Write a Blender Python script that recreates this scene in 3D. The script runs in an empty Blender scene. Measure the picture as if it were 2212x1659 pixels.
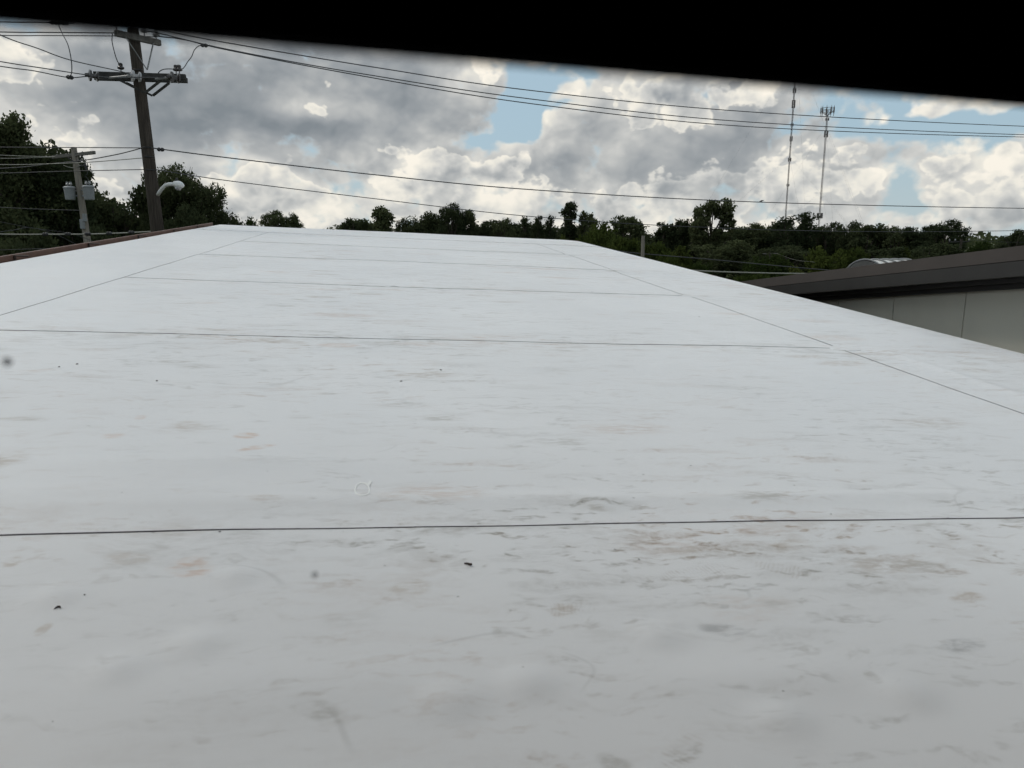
import bpy, bmesh, math, random
import numpy as np
from mathutils import Vector, Matrix, Quaternion

R = math.radians
sc = bpy.context.scene
col = sc.collection
rng = np.random.default_rng(7)
random.seed(7)

# ------------------------------------------------------------------ camera
EYE = Vector((0.0, 0.0, 6.0))          # eye about six metres over the ground
FPX, CX, CY = 1600.0, 1106.0, 829.5    # survey units: focal length and centre
PITCH = R(11.1)
cam_d = bpy.data.cameras.new('camera')
cam = bpy.data.objects.new('camera', cam_d)
col.objects.link(cam)
cam.location = EYE
cam.rotation_euler = (R(90) - PITCH, 0, 0)
cam_d.sensor_width = 36.0
cam_d.lens = 36.0 * FPX / 2212.0
cam_d.clip_start = 0.01
cam_d.clip_end = 6000
cam_d.dof.use_dof = True
cam_d.dof.focus_distance = 9.0
cam_d.dof.aperture_fstop = 7.5
sc.camera = cam
sc.view_settings.view_transform = 'Standard'
sc.view_settings.look = 'None'
sc.view_settings.exposure = 0.0
sc.view_settings.gamma = 1.0
sc.render.engine = 'CYCLES'
sc.cycles.use_denoising = True
sc.cycles.max_bounces = 5
sc.cycles.diffuse_bounces = 3
sc.cycles.glossy_bounces = 2
sc.cycles.use_adaptive_sampling = True
sc.cycles.adaptive_threshold = 0.03
sc.cycles.transparent_max_bounces = 8

SUN_AZ, SUN_EL = R(-62), R(52)         # ahead and to the left, veiled by cloud
CT, ST = math.cos(PITCH), math.sin(PITCH)


def ray(px, py):
    u, v = (px - CX) / FPX, (py - CY) / FPX
    return Vector((u, CT - v * ST, -ST - v * CT))


def at(px, py, y):
    d = ray(px, py)
    return EYE + d * (y / d.y)


def az_el(px, py):
    d = ray(px, py).normalized()
    return math.atan2(d.x, d.y), math.asin(d.z)


# ------------------------------------------------------------------ node helper
class NT:
    def __init__(self, tree):
        self.t = tree
        self.n = tree.nodes
        self.l = tree.links

    def node(self, typ, **kw):
        nd = self.n.new(typ)
        for k, v in kw.items():
            setattr(nd, k, v)
        return nd

    def put(self, sock, val):
        if isinstance(val, bpy.types.NodeSocket):
            self.l.new(val, sock)
        elif val is not None:
            sock.default_value = val

    def m(self, op, a, b=None, c=None, clamp=False):
        nd = self.node('ShaderNodeMath', operation=op, use_clamp=clamp)
        self.put(nd.inputs[0], a)
        if b is not None:
            self.put(nd.inputs[1], b)
        if c is not None:
            self.put(nd.inputs[2], c)
        return nd.outputs[0]

    def vm(self, op, a, b=None):
        nd = self.node('ShaderNodeVectorMath', operation=op)
        self.put(nd.inputs[0], a)
        if b is not None:
            self.put(nd.inputs[1], b)
        return nd.outputs[0]

    def step(self, x, lo, hi, a=0.0, b=1.0):
        nd = self.node('ShaderNodeMapRange', interpolation_type='SMOOTHSTEP')
        self.put(nd.inputs[0], x)
        for i, q in enumerate((lo, hi, a, b)):
            self.put(nd.inputs[i + 1], q)
        return nd.outputs[0]

    def noise(self, vec, scale, detail=4, rough=0.55, dist=0.0, typ='FBM', color=False):
        nd = self.node('ShaderNodeTexNoise', noise_type=typ)
        self.put(nd.inputs['Vector'], vec)
        nd.inputs['Scale'].default_value = scale
        nd.inputs['Detail'].default_value = detail
        nd.inputs['Roughness'].default_value = rough
        nd.inputs['Distortion'].default_value = dist
        return nd.outputs[1 if color else 0]

    def voro(self, vec, scale, feature='F1', detail=0, rough=0.5, lac=2.0, rnd=1.0):
        nd = self.node('ShaderNodeTexVoronoi', feature=feature)
        self.put(nd.inputs['Vector'], vec)
        nd.inputs['Scale'].default_value = scale
        nd.inputs['Detail'].default_value = detail
        nd.inputs['Roughness'].default_value = rough
        nd.inputs['Lacunarity'].default_value = lac
        nd.inputs['Randomness'].default_value = rnd
        return nd

    def mapv(self, vec, loc=(0, 0, 0), rot=(0, 0, 0), scale=(1, 1, 1)):
        nd = self.node('ShaderNodeMapping')
        self.put(nd.inputs[0], vec)
        nd.inputs[1].default_value = loc
        nd.inputs[2].default_value = rot
        nd.inputs[3].default_value = scale
        return nd.outputs[0]

    def mix(self, f, a, b):
        nd = self.node('ShaderNodeMix', data_type='RGBA')
        self.put(nd.inputs[0], f)
        for s, v in ((nd.inputs[6], a), (nd.inputs[7], b)):
            if isinstance(v, tuple):
                v = (*v[:3], 1.0)
            self.put(s, v)
        return nd.outputs[2]

    def xyz(self, vec):
        nd = self.node('ShaderNodeSeparateXYZ')
        self.put(nd.inputs[0], vec)
        return nd.outputs

    def comb(self, x, y, z):
        nd = self.node('ShaderNodeCombineXYZ')
        for i, q in enumerate((x, y, z)):
            self.put(nd.inputs[i], q)
        return nd.outputs[0]


# ------------------------------------------------------------------ sky with cumulus
world = bpy.data.worlds.new('World')
sc.world = world
world.use_nodes = True
world.cycles.sampling_method = 'MANUAL'
world.cycles.sample_map_resolution = 256
W = NT(world.node_tree)
W.n.clear()
SKY_K = 0.1
sky = W.node('ShaderNodeTexSky', sky_type='NISHITA')
sky.sun_disc = False
sky.sun_elevation = SUN_EL
sky.sun_rotation = SUN_AZ
sky.air_density = 1.0
sky.dust_density = 2.0
sky.ozone_density = 1.2
D = W.node('ShaderNodeTexCoord').outputs['Generated']
dx, dy, dz = W.xyz(D)
az = W.m('ARCTAN2', dx, dy)
el = W.m('ARCSINE', dz)
# turbulent warping keeps the cloud banks from reading as ellipses
wrp = W.noise(W.mapv(D, scale=(1, 1, 1.5)), 9.0, 2, 0.6, color=True)
wx, wy, wz = W.xyz(wrp)
azw = W.m('ADD', az, W.m('MULTIPLY', W.m('SUBTRACT', wx, 0.5), 0.16))
elw = W.m('ADD', el, W.m('MULTIPLY', W.m('SUBTRACT', wy, 0.5), 0.10))


def banks(lst):
    tot = None
    for (px, py, rx, ry, s) in lst:
        a0, e0 = az_el(px, py)
        qa = W.m('MULTIPLY', W.m('SUBTRACT', azw, a0), FPX / rx)
        qe = W.m('MULTIPLY', W.m('SUBTRACT', elw, e0), FPX / ry)
        r2 = W.m('ADD', W.m('MULTIPLY', qa, qa), W.m('MULTIPLY', qe, qe))
        g = W.m('MULTIPLY', W.m('POWER', 2.718, W.m('MULTIPLY', r2, -0.7)), s)
        tot = g if tot is None else W.m('ADD', tot, g)
    return tot


DARK = [(470, 260, 270, 62, 1.0), (660, 305, 110, 34, 0.6), (640, 130, 330, 42, 0.75), (900, 215, 150, 45, 0.75), (800, 295, 190, 26, 0.8),
        (330, 180, 120, 40, 0.45), (1440, 285, 150, 50, 0.75), (1560, 330, 170, 38, 0.75), (1380, 360, 120, 20, 0.45),
        (650, 365, 150, 18, 0.6), (120, 165, 90, 24, 0.5), (1620, 230, 70, 45, 0.4), (300, 300, 90, 40, 0.3),
        (820, 440, 110, 12, 0.35), (1000, 330, 60, 18, 0.3), (1800, 385, 90, 14, 0.35), (160, 60, 160, 22, 0.3),
        (1260, 400, 160, 16, 0.3), (2100, 420, 130, 14, 0.25)]
LITE = [(70, 110, 70, 40, 0.7), (110, 255, 90, 45, 0.8), (200, 300, 60, 30, 0.6), (690, 225, 70, 24, 0.8),
        (1040, 160, 50, 50, 0.7), (1400, 190, 120, 50, 0.8), (1330, 250, 60, 60, 0.6), (1830, 350, 110, 60, 0.7),
        (2110, 320, 100, 60, 0.7), (520, 400, 60, 40, 0.6), (560, 430, 120, 22, 0.4), (1020, 385, 160, 30, 0.6), (760, 300, 40, 14, 0.4),
        (1000, 310, 90, 30, 0.5), (1230, 310, 60, 30, 0.4), (2080, 450, 160, 24, 0.4), (1892, 232, 34, 24, 1.3),
        (2045, 220, 80, 16, 1.0), (1240, 172, 22, 22, 1.3), (1215, 240, 22, 36, 1.3), (1640, 300, 40, 26, 0.4), (900, 460, 260, 20, 0.3)]
BLUE = [(1175, 220, 72, 62, 1.0), (1070, 300, 64, 18, 0.8), (2050, 258, 170, 26, 0.9), (1880, 222, 60, 30, 0.8),
        (1950, 385, 30, 50, 0.75), (1150, 285, 50, 30, 0.7), (1110, 160, 40, 20, 0.5), (1250, 150, 60, 26, 0.6)]
dark, lite, blue = banks(DARK), banks(LITE), banks(BLUE)

pv = W.mapv(D, scale=(1, 1, 1.3))
wv = W.vm('SCALE', wrp, None)
wv.node.inputs['Scale'].default_value = 0.035
pw = W.vm('ADD', pv, wv)
n_lo = W.noise(pv, 4.5, 4, 0.55)
n_mid = W.noise(W.mapv(pv, loc=(2, 5, 3)), 6.5, 5, 0.52)
n_hi = W.noise(W.mapv(pv, loc=(7, 1, 4)), 16.0, 5, 0.55)


def lin(*terms):
    tot = None
    for q, k, c in terms:
        e = W.m('MULTIPLY', W.m('SUBTRACT', q, c) if c else q, k)
        tot = e if tot is None else W.m('ADD', tot, e)
    return tot


def ramp_of(t, stops):
    nd = W.node('ShaderNodeValToRGB')
    W.put(nd.inputs[0], t)
    r_ = nd.color_ramp
    r_.elements[0].position, r_.elements[0].color = stops[0][0], (*[q / 1.0 for q in stops[0][1]], 1)
    r_.elements[1].position, r_.elements[1].color = stops[-1][0], (*stops[-1][1], 1)
    for p, c in stops[1:-1]:
        e_ = r_.elements.new(p)
        e_.color = (*c, 1)
    sc_ = W.vm('SCALE', nd.outputs[0], None)
    sc_.node.inputs['Scale'].default_value = 1.0 / SKY_K
    return sc_


RIM, WHT, LGT, MID, DRK, DEEP = (1.02, 0.96, 0.845), (0.88, 0.85, 0.765), (0.66, 0.66, 0.635), (0.485, 0.50, 0.50), (0.335, 0.36, 0.38), (0.235, 0.265, 0.29)
low = W.step(el, 0.0, 0.13, 1.0, 0.0)
clear = W.mix(0.80, sky.outputs[0], (0.43 / SKY_K, 0.59 / SKY_K, 0.69 / SKY_K))
clear = W.mix(W.m('MULTIPLY', low, 0.6), clear, (0.54 / SKY_K, 0.62 / SKY_K, 0.62 / SKY_K))


def billow(off):
    q = W.vm('ADD', pw, off) if off else pw
    big = W.voro(q, 8.0, 'F1', 3, 0.5, 2.2).outputs['Distance']
    return big


B0, B1 = billow(None), billow((-0.008, 0.0, 0.020))
C0 = W.voro(W.mapv(pw, loc=(5, 2, 1)), 22.0, 'F1', 2, 0.5, 2.2).outputs['Distance']
C1 = W.voro(W.mapv(W.vm('ADD', pw, (-0.002, 0, 0.006)), loc=(5, 2, 1)), 22.0, 'F1', 2, 0.5, 2.2).outputs['Distance']
N0 = n_mid
N1 = W.noise(W.mapv(W.vm('ADD', pv, (-0.006, 0, 0.016)), loc=(2, 5, 3)), 6.5, 5, 0.52)
quiet = W.m('SUBTRACT', 1.0, W.m('MULTIPLY', W.m('MINIMUM', dark, 1.0), 0.55))
relief = lin((W.m('SUBTRACT', B1, B0), 1.15, 0), (W.m('SUBTRACT', C1, C0), 0.35, 0), (W.m('SUBTRACT', N0, N1), 1.6, 0))
relief = W.m('MULTIPLY', relief, quiet)
# cover: nearly closed, torn open where the blue shows
cov = lin((n_lo, 1.1, 0.5), (n_mid, 0.9, 0.5), (n_hi, 1.5, 0.5), (B0, -0.5, 0.42), (C0, -0.6, 0.42), (blue, -0.98, 0), (lite, 0.55, 0), (dark, 0.5, 0), (low, 0.22, 0))
cov = W.m('ADD', cov, 0.63)
mask = W.step(cov, -0.16, 0.26)
thin = W.step(cov, 0.0, 0.34, 1.0, 0.0)
STOPS = ((0.0, DEEP), (0.2, DRK), (0.4, MID), (0.58, LGT), (0.78, WHT), (1.0, RIM))
lum = lin((relief, 0.5, 0), (dark, -0.25, 0), (lite, 0.24, 0), (n_mid, -0.55, 0.5), (n_lo, -0.4, 0.5), (n_hi, -0.25, 0.5), (B0, -0.2, 0.42), (thin, 0.12, 0), (low, 0.08, 0))
cloud = ramp_of(W.m('ADD', lum, 0.55), STOPS)
# nearer cumulus heads with hard upper edges in front of the soft bank
n_two = W.noise(W.mapv(pv, loc=(11, 4, 9)), 8.0, 5, 0.58)
cov2 = lin((n_two, 2.0, 0.5), (C0, -0.38, 0.42), (B0, -0.40, 0.42), (lite, 0.40, 0), (dark, -0.30, 0), (blue, -0.42, 0), (low, 0.20, 0), (n_hi, 0.5, 0.5))
cov2 = W.m('ADD', cov2, 0.27)
mask2 = W.step(cov2, 0.0, 0.10)
edge2 = W.step(cov2, 0.03, 0.30, 1.0, 0.0)
lum2 = lin((relief, 0.85, 0), (dark, -0.20, 0), (lite, 0.18, 0), (cov2, -0.52, 0.2), (B0, -0.25, 0.42), (edge2, 0.16, 0), (n_hi, -0.30, 0.5))
# undersides fall off softly into the bank
cloud = W.mix(mask2, cloud, ramp_of(W.m('ADD', lum2, 0.67), STOPS))
cloud = W.mix(W.m('MULTIPLY', low, 0.22), cloud, (0.66 / SKY_K, 0.67 / SKY_K, 0.64 / SKY_K))
skyc = W.mix(mask, clear, cloud)
bg = W.node('ShaderNodeBackground')
W.put(bg.inputs[0], skyc)
bg.inputs[1].default_value = SKY_K
W.l.new(bg.outputs[0], W.node('ShaderNodeOutputWorld').inputs[0])

# ------------------------------------------------------------------ sun, veiled by cloud
sun_d = bpy.data.lights.new('sun', 'SUN')
sun_d.energy = 1.05
sun_d.angle = R(18)
sun_d.color = (1.0, 0.95, 0.86)
sun = bpy.data.objects.new('sun', sun_d)
col.objects.link(sun)
sdir = Vector((math.sin(SUN_AZ) * math.cos(SUN_EL), math.cos(SUN_AZ) * math.cos(SUN_EL), math.sin(SUN_EL)))
sun.rotation_euler = sdir.to_track_quat('Z', 'Y').to_euler()
sun.location = (0, 0, 60)


# ------------------------------------------------------------------ mesh helpers
class MB:
    def __init__(self):
        self.v, self.f = [], []

    def add(self, vs, fs):
        o = len(self.v)
        self.v += [tuple(x) for x in vs]
        self.f += [tuple(i + o for i in q) for q in fs]

    def box(self, c, s, M=None):
        hx, hy, hz = s[0] / 2, s[1] / 2, s[2] / 2
        vs = [Vector((x * hx, y * hy, z * hz)) for z in (-1, 1) for y in (-1, 1) for x in (-1, 1)]
        if M is not None:
            vs = [M @ q for q in vs]
        vs = [q + Vector(c) for q in vs]
        self.add(vs, [(0, 2, 3, 1), (4, 5, 7, 6), (0, 1, 5, 4), (2, 6, 7, 3), (0, 4, 6, 2), (1, 3, 7, 5)])

    def beam(self, a, b, w, h, upv=(0, 0, 1)):
        a, b = Vector(a), Vector(b)
        d = (b - a)
        L = d.length
        d.normalize()
        s = d.cross(Vector(upv)).normalized()
        u = s.cross(d)
        M = Matrix((s, d, u)).transposed()
        self.box((a + b) / 2, (w, L, h), M)

    def tube(self, pts, rad, n=6, cap=True):
        pts = [Vector(p) for p in pts]
        if not hasattr(rad, '__len__'):
            rad = [rad] * len(pts)
        o = len(self.v)
        prev = None
        for i, p in enumerate(pts):
            t = (pts[min(i + 1, len(pts) - 1)] - pts[max(i - 1, 0)])
            t = t.normalized() if t.length > 1e-9 else Vector((0, 0, 1))
            if prev is None:
                s = t.orthogonal().normalized()
            else:
                s = (prev - t * prev.dot(t))
                s = s.normalized() if s.length > 1e-6 else t.orthogonal().normalized()
            prev = s
            q = t.cross(s)
            for k in range(n):
                a = 2 * math.pi * k / n
                self.v.append(tuple(p + (s * math.cos(a) + q * math.sin(a)) * rad[i]))
        for i in range(len(pts) - 1):
            for k in range(n):
                a, b = o + i * n + k, o + i * n + (k + 1) % n
                self.f.append((a, b, b + n, a + n))
        if cap:
            self.f.append(tuple(o + k for k in reversed(range(n))))
            self.f.append(tuple(o + (len(pts) - 1) * n + k for k in range(n)))

    def lathe(self, base, axis, prof, n=14):
        base, axis = Vector(base), Vector(axis).normalized()
        s = axis.orthogonal().normalized()
        q = axis.cross(s)
        o = len(self.v)
        for (r, h) in prof:
            for k in range(n):
                a = 2 * math.pi * k / n
                self.v.append(tuple(base + axis * h + (s * math.cos(a) + q * math.sin(a)) * max(r, 1e-4)))
        for i in range(len(prof) - 1):
            for k in range(n):
                a, b = o + i * n + k, o + i * n + (k + 1) % n
                self.f.append((a, b, b + n, a + n))
        self.f.append(tuple(o + k for k in reversed(range(n))))
        self.f.append(tuple(o + (len(prof) - 1) * n + k for k in range(n)))

    def build(self, name, mat, parent=None, smooth=False, bevel=0.0):
        me = bpy.data.meshes.new(name)
        me.from_pydata(self.v, [], self.f)
        me.update()
        if smooth:
            me.polygons.foreach_set('use_smooth', [True] * len(me.polygons))
        o = bpy.data.objects.new(name, me)
        me.materials.append(mat)
        col.objects.link(o)
        o.parent = parent
        if bevel:
            bv = o.modifiers.new('bevel', 'BEVEL')
            bv.width = bevel
            bv.segments = 2
        return o


def tag(o, label=None, cat=None, group=None, kind=None):
    if label:
        o['label'] = label
    if cat:
        o['category'] = cat
    if group:
        o['group'] = group
    if kind:
        o['kind'] = kind
    return o


def empty(name, loc=(0, 0, 0), rz=0.0):
    o = bpy.data.objects.new(name, None)
    o.location = loc
    o.rotation_euler = (0, 0, rz)
    o.empty_display_size = 0.3
    col.objects.link(o)
    return o


# ------------------------------------------------------------------ materials
def mat(name, colr, rough=0.6, spec=0.5, metal=0.0, var=0.12, vscale=6.0, bump=0.0, bscale=30.0, stretch=(1, 1, 1)):
    m = bpy.data.materials.new(name)
    m.use_nodes = True
    T = NT(m.node_tree)
    b = m.node_tree.nodes['Principled BSDF']
    co = T.mapv(T.node('ShaderNodeTexCoord').outputs['Object'], scale=stretch)
    n = T.noise(co, vscale, 6, 0.6)
    f = T.step(n, 0.25, 0.75)
    lo = tuple(c * (1 - var) for c in colr)
    hi = tuple(min(1, c * (1 + var)) for c in colr)
    T.put(b.inputs['Base Color'], T.mix(f, lo, hi))
    b.inputs['Roughness'].default_value = rough
    b.inputs['Specular IOR Level'].default_value = spec
    b.inputs['Metallic'].default_value = metal
    if bump:
        bn = T.node('ShaderNodeBump')
        bn.inputs['Strength'].default_value = bump
        bn.inputs['Distance'].default_value = 0.02
        T.put(bn.inputs['Height'], T.noise(co, bscale, 5, 0.6))
        T.put(b.inputs['Normal'], bn.outputs[0])
    return m


M = {}
M['wood'] = mat('weathered pole wood', (0.055, 0.047, 0.040), 0.85, 0.1, var=0.4, vscale=5, bump=0.6, bscale=9, stretch=(6, 6, 0.4))
M['wood_pale'] = mat('grey pole wood', (0.22, 0.20, 0.175), 0.85, 0.2, var=0.3, vscale=5, bump=0.5, bscale=9, stretch=(6, 6, 0.4))
M['arm_wood'] = mat('crossarm wood', (0.13, 0.125, 0.115), 0.85, 0.2, var=0.35, vscale=8, bump=0.4)
M['arm_dark'] = mat('dark crossarm wood', (0.045, 0.045, 0.043), 0.85, 0.2, var=0.3, vscale=8, bump=0.4)
M['wire'] = mat('weathered aluminium wire', (0.06, 0.062, 0.066), 0.6, 0.3, var=0.1)
M['wire_pale'] = mat('pale cable sheath', (0.26, 0.26, 0.23), 0.6, 0.3, var=0.15)
M['steel'] = mat('galvanised steel', (0.22, 0.225, 0.23), 0.5, 0.5, 0.3, var=0.15)
M['iron'] = mat('dark hardware', (0.03, 0.03, 0.032), 0.6, 0.4, var=0.2)
M['porcelain'] = mat('grey porcelain', (0.32, 0.32, 0.33), 0.25, 0.6, var=0.08)
M['porc_dark'] = mat('brown porcelain', (0.035, 0.03, 0.03), 0.25, 0.6, var=0.1)
M['can'] = mat('transformer grey paint', (0.22, 0.235, 0.25), 0.5, 0.4, var=0.1, vscale=4)
M['lamp'] = mat('street lamp grey', (0.68, 0.69, 0.69), 0.45, 0.5, var=0.06)
M['tower'] = mat('mast steel', (0.13, 0.115, 0.115), 0.6, 0.4, 0.0, var=0.2)
M['fascia'] = mat('brown fascia metal', (0.058, 0.049, 0.044), 0.6, 0.2, var=0.10, vscale=2.0)
M['fascia_dark'] = mat('dark bronze metal', (0.034, 0.032, 0.030), 0.55, 0.3, var=0.12, vscale=2.0)
M['panel'] = mat('sage wall panel', (0.80, 0.775, 0.67), 0.55, 0.35, var=0.05, vscale=0.8)
M['joint'] = mat('panel joint', (0.05, 0.05, 0.045), 0.8, 0.2)
M['flatroof'] = mat('grey roofing felt', (0.16, 0.16, 0.16), 0.9, 0.2, var=0.2)
M['gutter'] = mat('brown gutter metal', (0.17, 0.095, 0.072), 0.5, 0.4, var=0.18, vscale=5)
M['gutter_dark'] = mat('gutter strap', (0.05, 0.032, 0.028), 0.6, 0.3, var=0.2)
M['bwall'] = mat('dark brick paint', (0.10, 0.09, 0.085), 0.85, 0.2, var=0.1)
M['black'] = mat('black window frame', (0.006, 0.006, 0.007), 0.9, 0.0, var=0.1)
M['room'] = mat('dim room paint', (0.05, 0.05, 0.05), 0.9, 0.1, var=0.05)
M['bark'] = mat('bark', (0.07, 0.06, 0.05), 0.9, 0.1, var=0.3, vscale=3, stretch=(3, 3, 0.5))
M['seam'] = mat('seam edge', (0.085, 0.075, 0.085), 0.7, 0.3, var=0.3, vscale=2)
M['debris'] = mat('dry debris', (0.055, 0.035, 0.028), 0.8, 0.2, var=0.4, vscale=60)
M['debris_grey'] = mat('gravel grit', (0.10, 0.095, 0.09), 0.9, 0.2, var=0.3, vscale=60)
M['bird'] = mat('black feathers', (0.012, 0.012, 0.013), 0.6, 0.3, var=0.2)
M['speck'] = mat('dirt on glass', (0.012, 0.011, 0.010), 0.9, 0.1)


def glass_clear():
    m = bpy.data.materials.new('clear window glass')
    m.use_nodes = True
    m.node_tree.nodes.clear()
    T = NT(m.node_tree)
    b = T.node('ShaderNodeBsdfTransparent')
    b.inputs[0].default_value = (0.98, 0.98, 0.98, 1)
    T.l.new(b.outputs[0], T.node('ShaderNodeOutputMaterial').inputs[0])
    return m


def speck_mat():
    m = bpy.data.materials.new('thin dirt on glass')
    m.use_nodes = True
    T = NT(m.node_tree)
    m.node_tree.nodes.remove(m.node_tree.nodes['Principled BSDF'])
    a = T.node('ShaderNodeBsdfTransparent')
    d = T.node('ShaderNodeBsdfDiffuse')
    d.inputs[0].default_value = (0.10, 0.095, 0.09, 1)
    mx = T.node('ShaderNodeMixShader')
    mx.inputs[0].default_value = 0.45
    T.l.new(a.outputs[0], mx.inputs[1])
    T.l.new(d.outputs[0], mx.inputs[2])
    T.l.new(mx.outputs[0], m.node_tree.nodes['Material Output'].inputs[0])
    return m


def leaf_mat(name, c1, c2, trans=0.25):
    m = bpy.data.materials.new(name)
    m.use_nodes = True
    T = NT(m.node_tree)
    m.node_tree.nodes.remove(m.node_tree.nodes['Principled BSDF'])
    oi = T.node('ShaderNodeObjectInfo')
    co = T.node('ShaderNodeTexCoord').outputs['Object']
    n = T.noise(co, 0.9, 4, 0.6)
    n2 = T.noise(co, 7.0, 2, 0.5)
    f = T.m('ADD', T.m('MULTIPLY', n, 0.7), T.m('MULTIPLY', n2, 0.5))
    f = T.m('ADD', f, T.m('MULTIPLY', T.m('SUBTRACT', oi.outputs['Random'], 0.5), 0.5))
    f = T.step(f, 0.3, 0.95)
    c = T.mix(f, c1, c2)
    d = T.node('ShaderNodeBsdfDiffuse')
    T.put(d.inputs[0], c)
    t = T.node('ShaderNodeBsdfTranslucent')
    T.put(t.inputs[0], c)
    mx = T.node('ShaderNodeMixShader')
    mx.inputs[0].default_value = trans
    T.l.new(d.outputs[0], mx.inputs[1])
    T.l.new(t.outputs[0], mx.inputs[2])
    T.l.new(mx.outputs[0], m.node_tree.nodes['Material Output'].inputs[0])
    return m


M['leaf'] = leaf_mat('dark foliage', (0.036, 0.047, 0.025), (0.088, 0.103, 0.050), 0.35)
M['leaf_green'] = leaf_mat('green foliage', (0.030, 0.045, 0.014), (0.085, 0.105, 0.028), 0.3)
M['leaf_lime'] = leaf_mat('yellow green foliage', (0.045, 0.06, 0.018), (0.105, 0.118, 0.032), 0.3)


def ground_mat():
    m = bpy.data.materials.new('rough grass')
    m.use_nodes = True
    T = NT(m.node_tree)
    b = m.node_tree.nodes['Principled BSDF']
    co = T.node('ShaderNodeTexCoord').outputs['Object']
    a = T.noise(co, 0.05, 5, 0.6)
    c = T.noise(co, 1.2, 5, 0.65)
    colr = T.mix(T.step(a, 0.35, 0.65), (0.045, 0.06, 0.022), (0.09, 0.085, 0.045))
    colr = T.mix(T.m('MULTIPLY', c, 0.5), colr, (0.03, 0.045, 0.015))
    T.put(b.inputs['Base Color'], colr)
    b.inputs['Roughness'].default_value = 0.95
    b.inputs['Specular IOR Level'].default_value = 0.1
    return m


# ------------------------------------------------------------------ ground
g = MB()
g.add([(-2500, -400, 0), (2500, -400, 0), (2500, 4000, 0), (-2500, 4000, 0)], [(0, 1, 2, 3)])
tag(g.build('ground', ground_mat()), kind='structure')

# ------------------------------------------------------------------ white roof: survey its plane
VP1, VP2 = (848, 419), (11190, 966)             # up the slope, across the slope
vdir = ray(*VP1).normalized()
udir = ray(*VP2).normalized()
udir = (udir - vdir * udir.dot(vdir)).normalized()
ndir = udir.cross(vdir).normalized()
if ndir.z < 0:
    ndir = -ndir
SHEET = 3.05


def hit_plane(px, py, h=1.0):
    d = ray(px, py)
    t = -h / d.dot(ndir)
    q = d * t
    return q.dot(udir), q.dot(vdir)


s_rows = [hit_plane(850, y)[1] for y in (1143.4, 732, 619, 564.8, 534.7, 513.7)]
H = SHEET * 5 / (s_rows[-1] - s_rows[0])         # eye height over the membrane
P0 = EYE - ndir * H
ROWS = [H * s for s in s_rows]
V_FAR = H * hit_plane(850, 501.5)[1]
U_L = H * np.mean([hit_plane(*p)[0] for p in ((0, 569.9), (315.8, 512.5), (475, 484.6))])
U_R = H * np.mean([hit_plane(*p)[0] for p in ((1248.6, 519.3), (1512, 584), (1925.6, 686.7), (2212, 759.8))])
U_SL = H * np.mean([hit_plane(*p)[0] for p in ((0, 680), (269, 598.4), (436.5, 547.5))])
U_SR = H * np.mean([hit_plane(*p)[0] for p in ((1315.4, 582.9), (1475, 635), (1796.6, 746), (2212, 891))])
print('ROOF', H, ROWS, V_FAR, U_L, U_SL, U_SR, U_R)
RM = Matrix((udir, vdir, ndir)).transposed().to_4x4()
RM.translation = P0
PHI = math.atan2(vdir.x, vdir.y)                 # heading of the roof's length


def roof_uv(px, py):
    a, b = hit_plane(px, py, H)
    return a, b


# the window wall of the upper storey stands at the near end of the roof
WIN_AZ = R(-19.3)                                # outward normal of the window wall
wn = Vector((math.sin(WIN_AZ), math.cos(WIN_AZ), 0))
wt = Vector((math.cos(WIN_AZ), -math.sin(WIN_AZ), 0))
WALL_OUT = 0.42                                  # outer face of the wall, metres in front of the eye


def v_near(u):
    # where the membrane meets the outer wall face
    # (P0 + u*udir + v*vdir - EYE) . wn = WALL_OUT + 0.01
    base = (P0 - EYE).dot(wn) + u * udir.dot(wn)
    return (WALL_OUT + 0.012 - base) / vdir.dot(wn)


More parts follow.
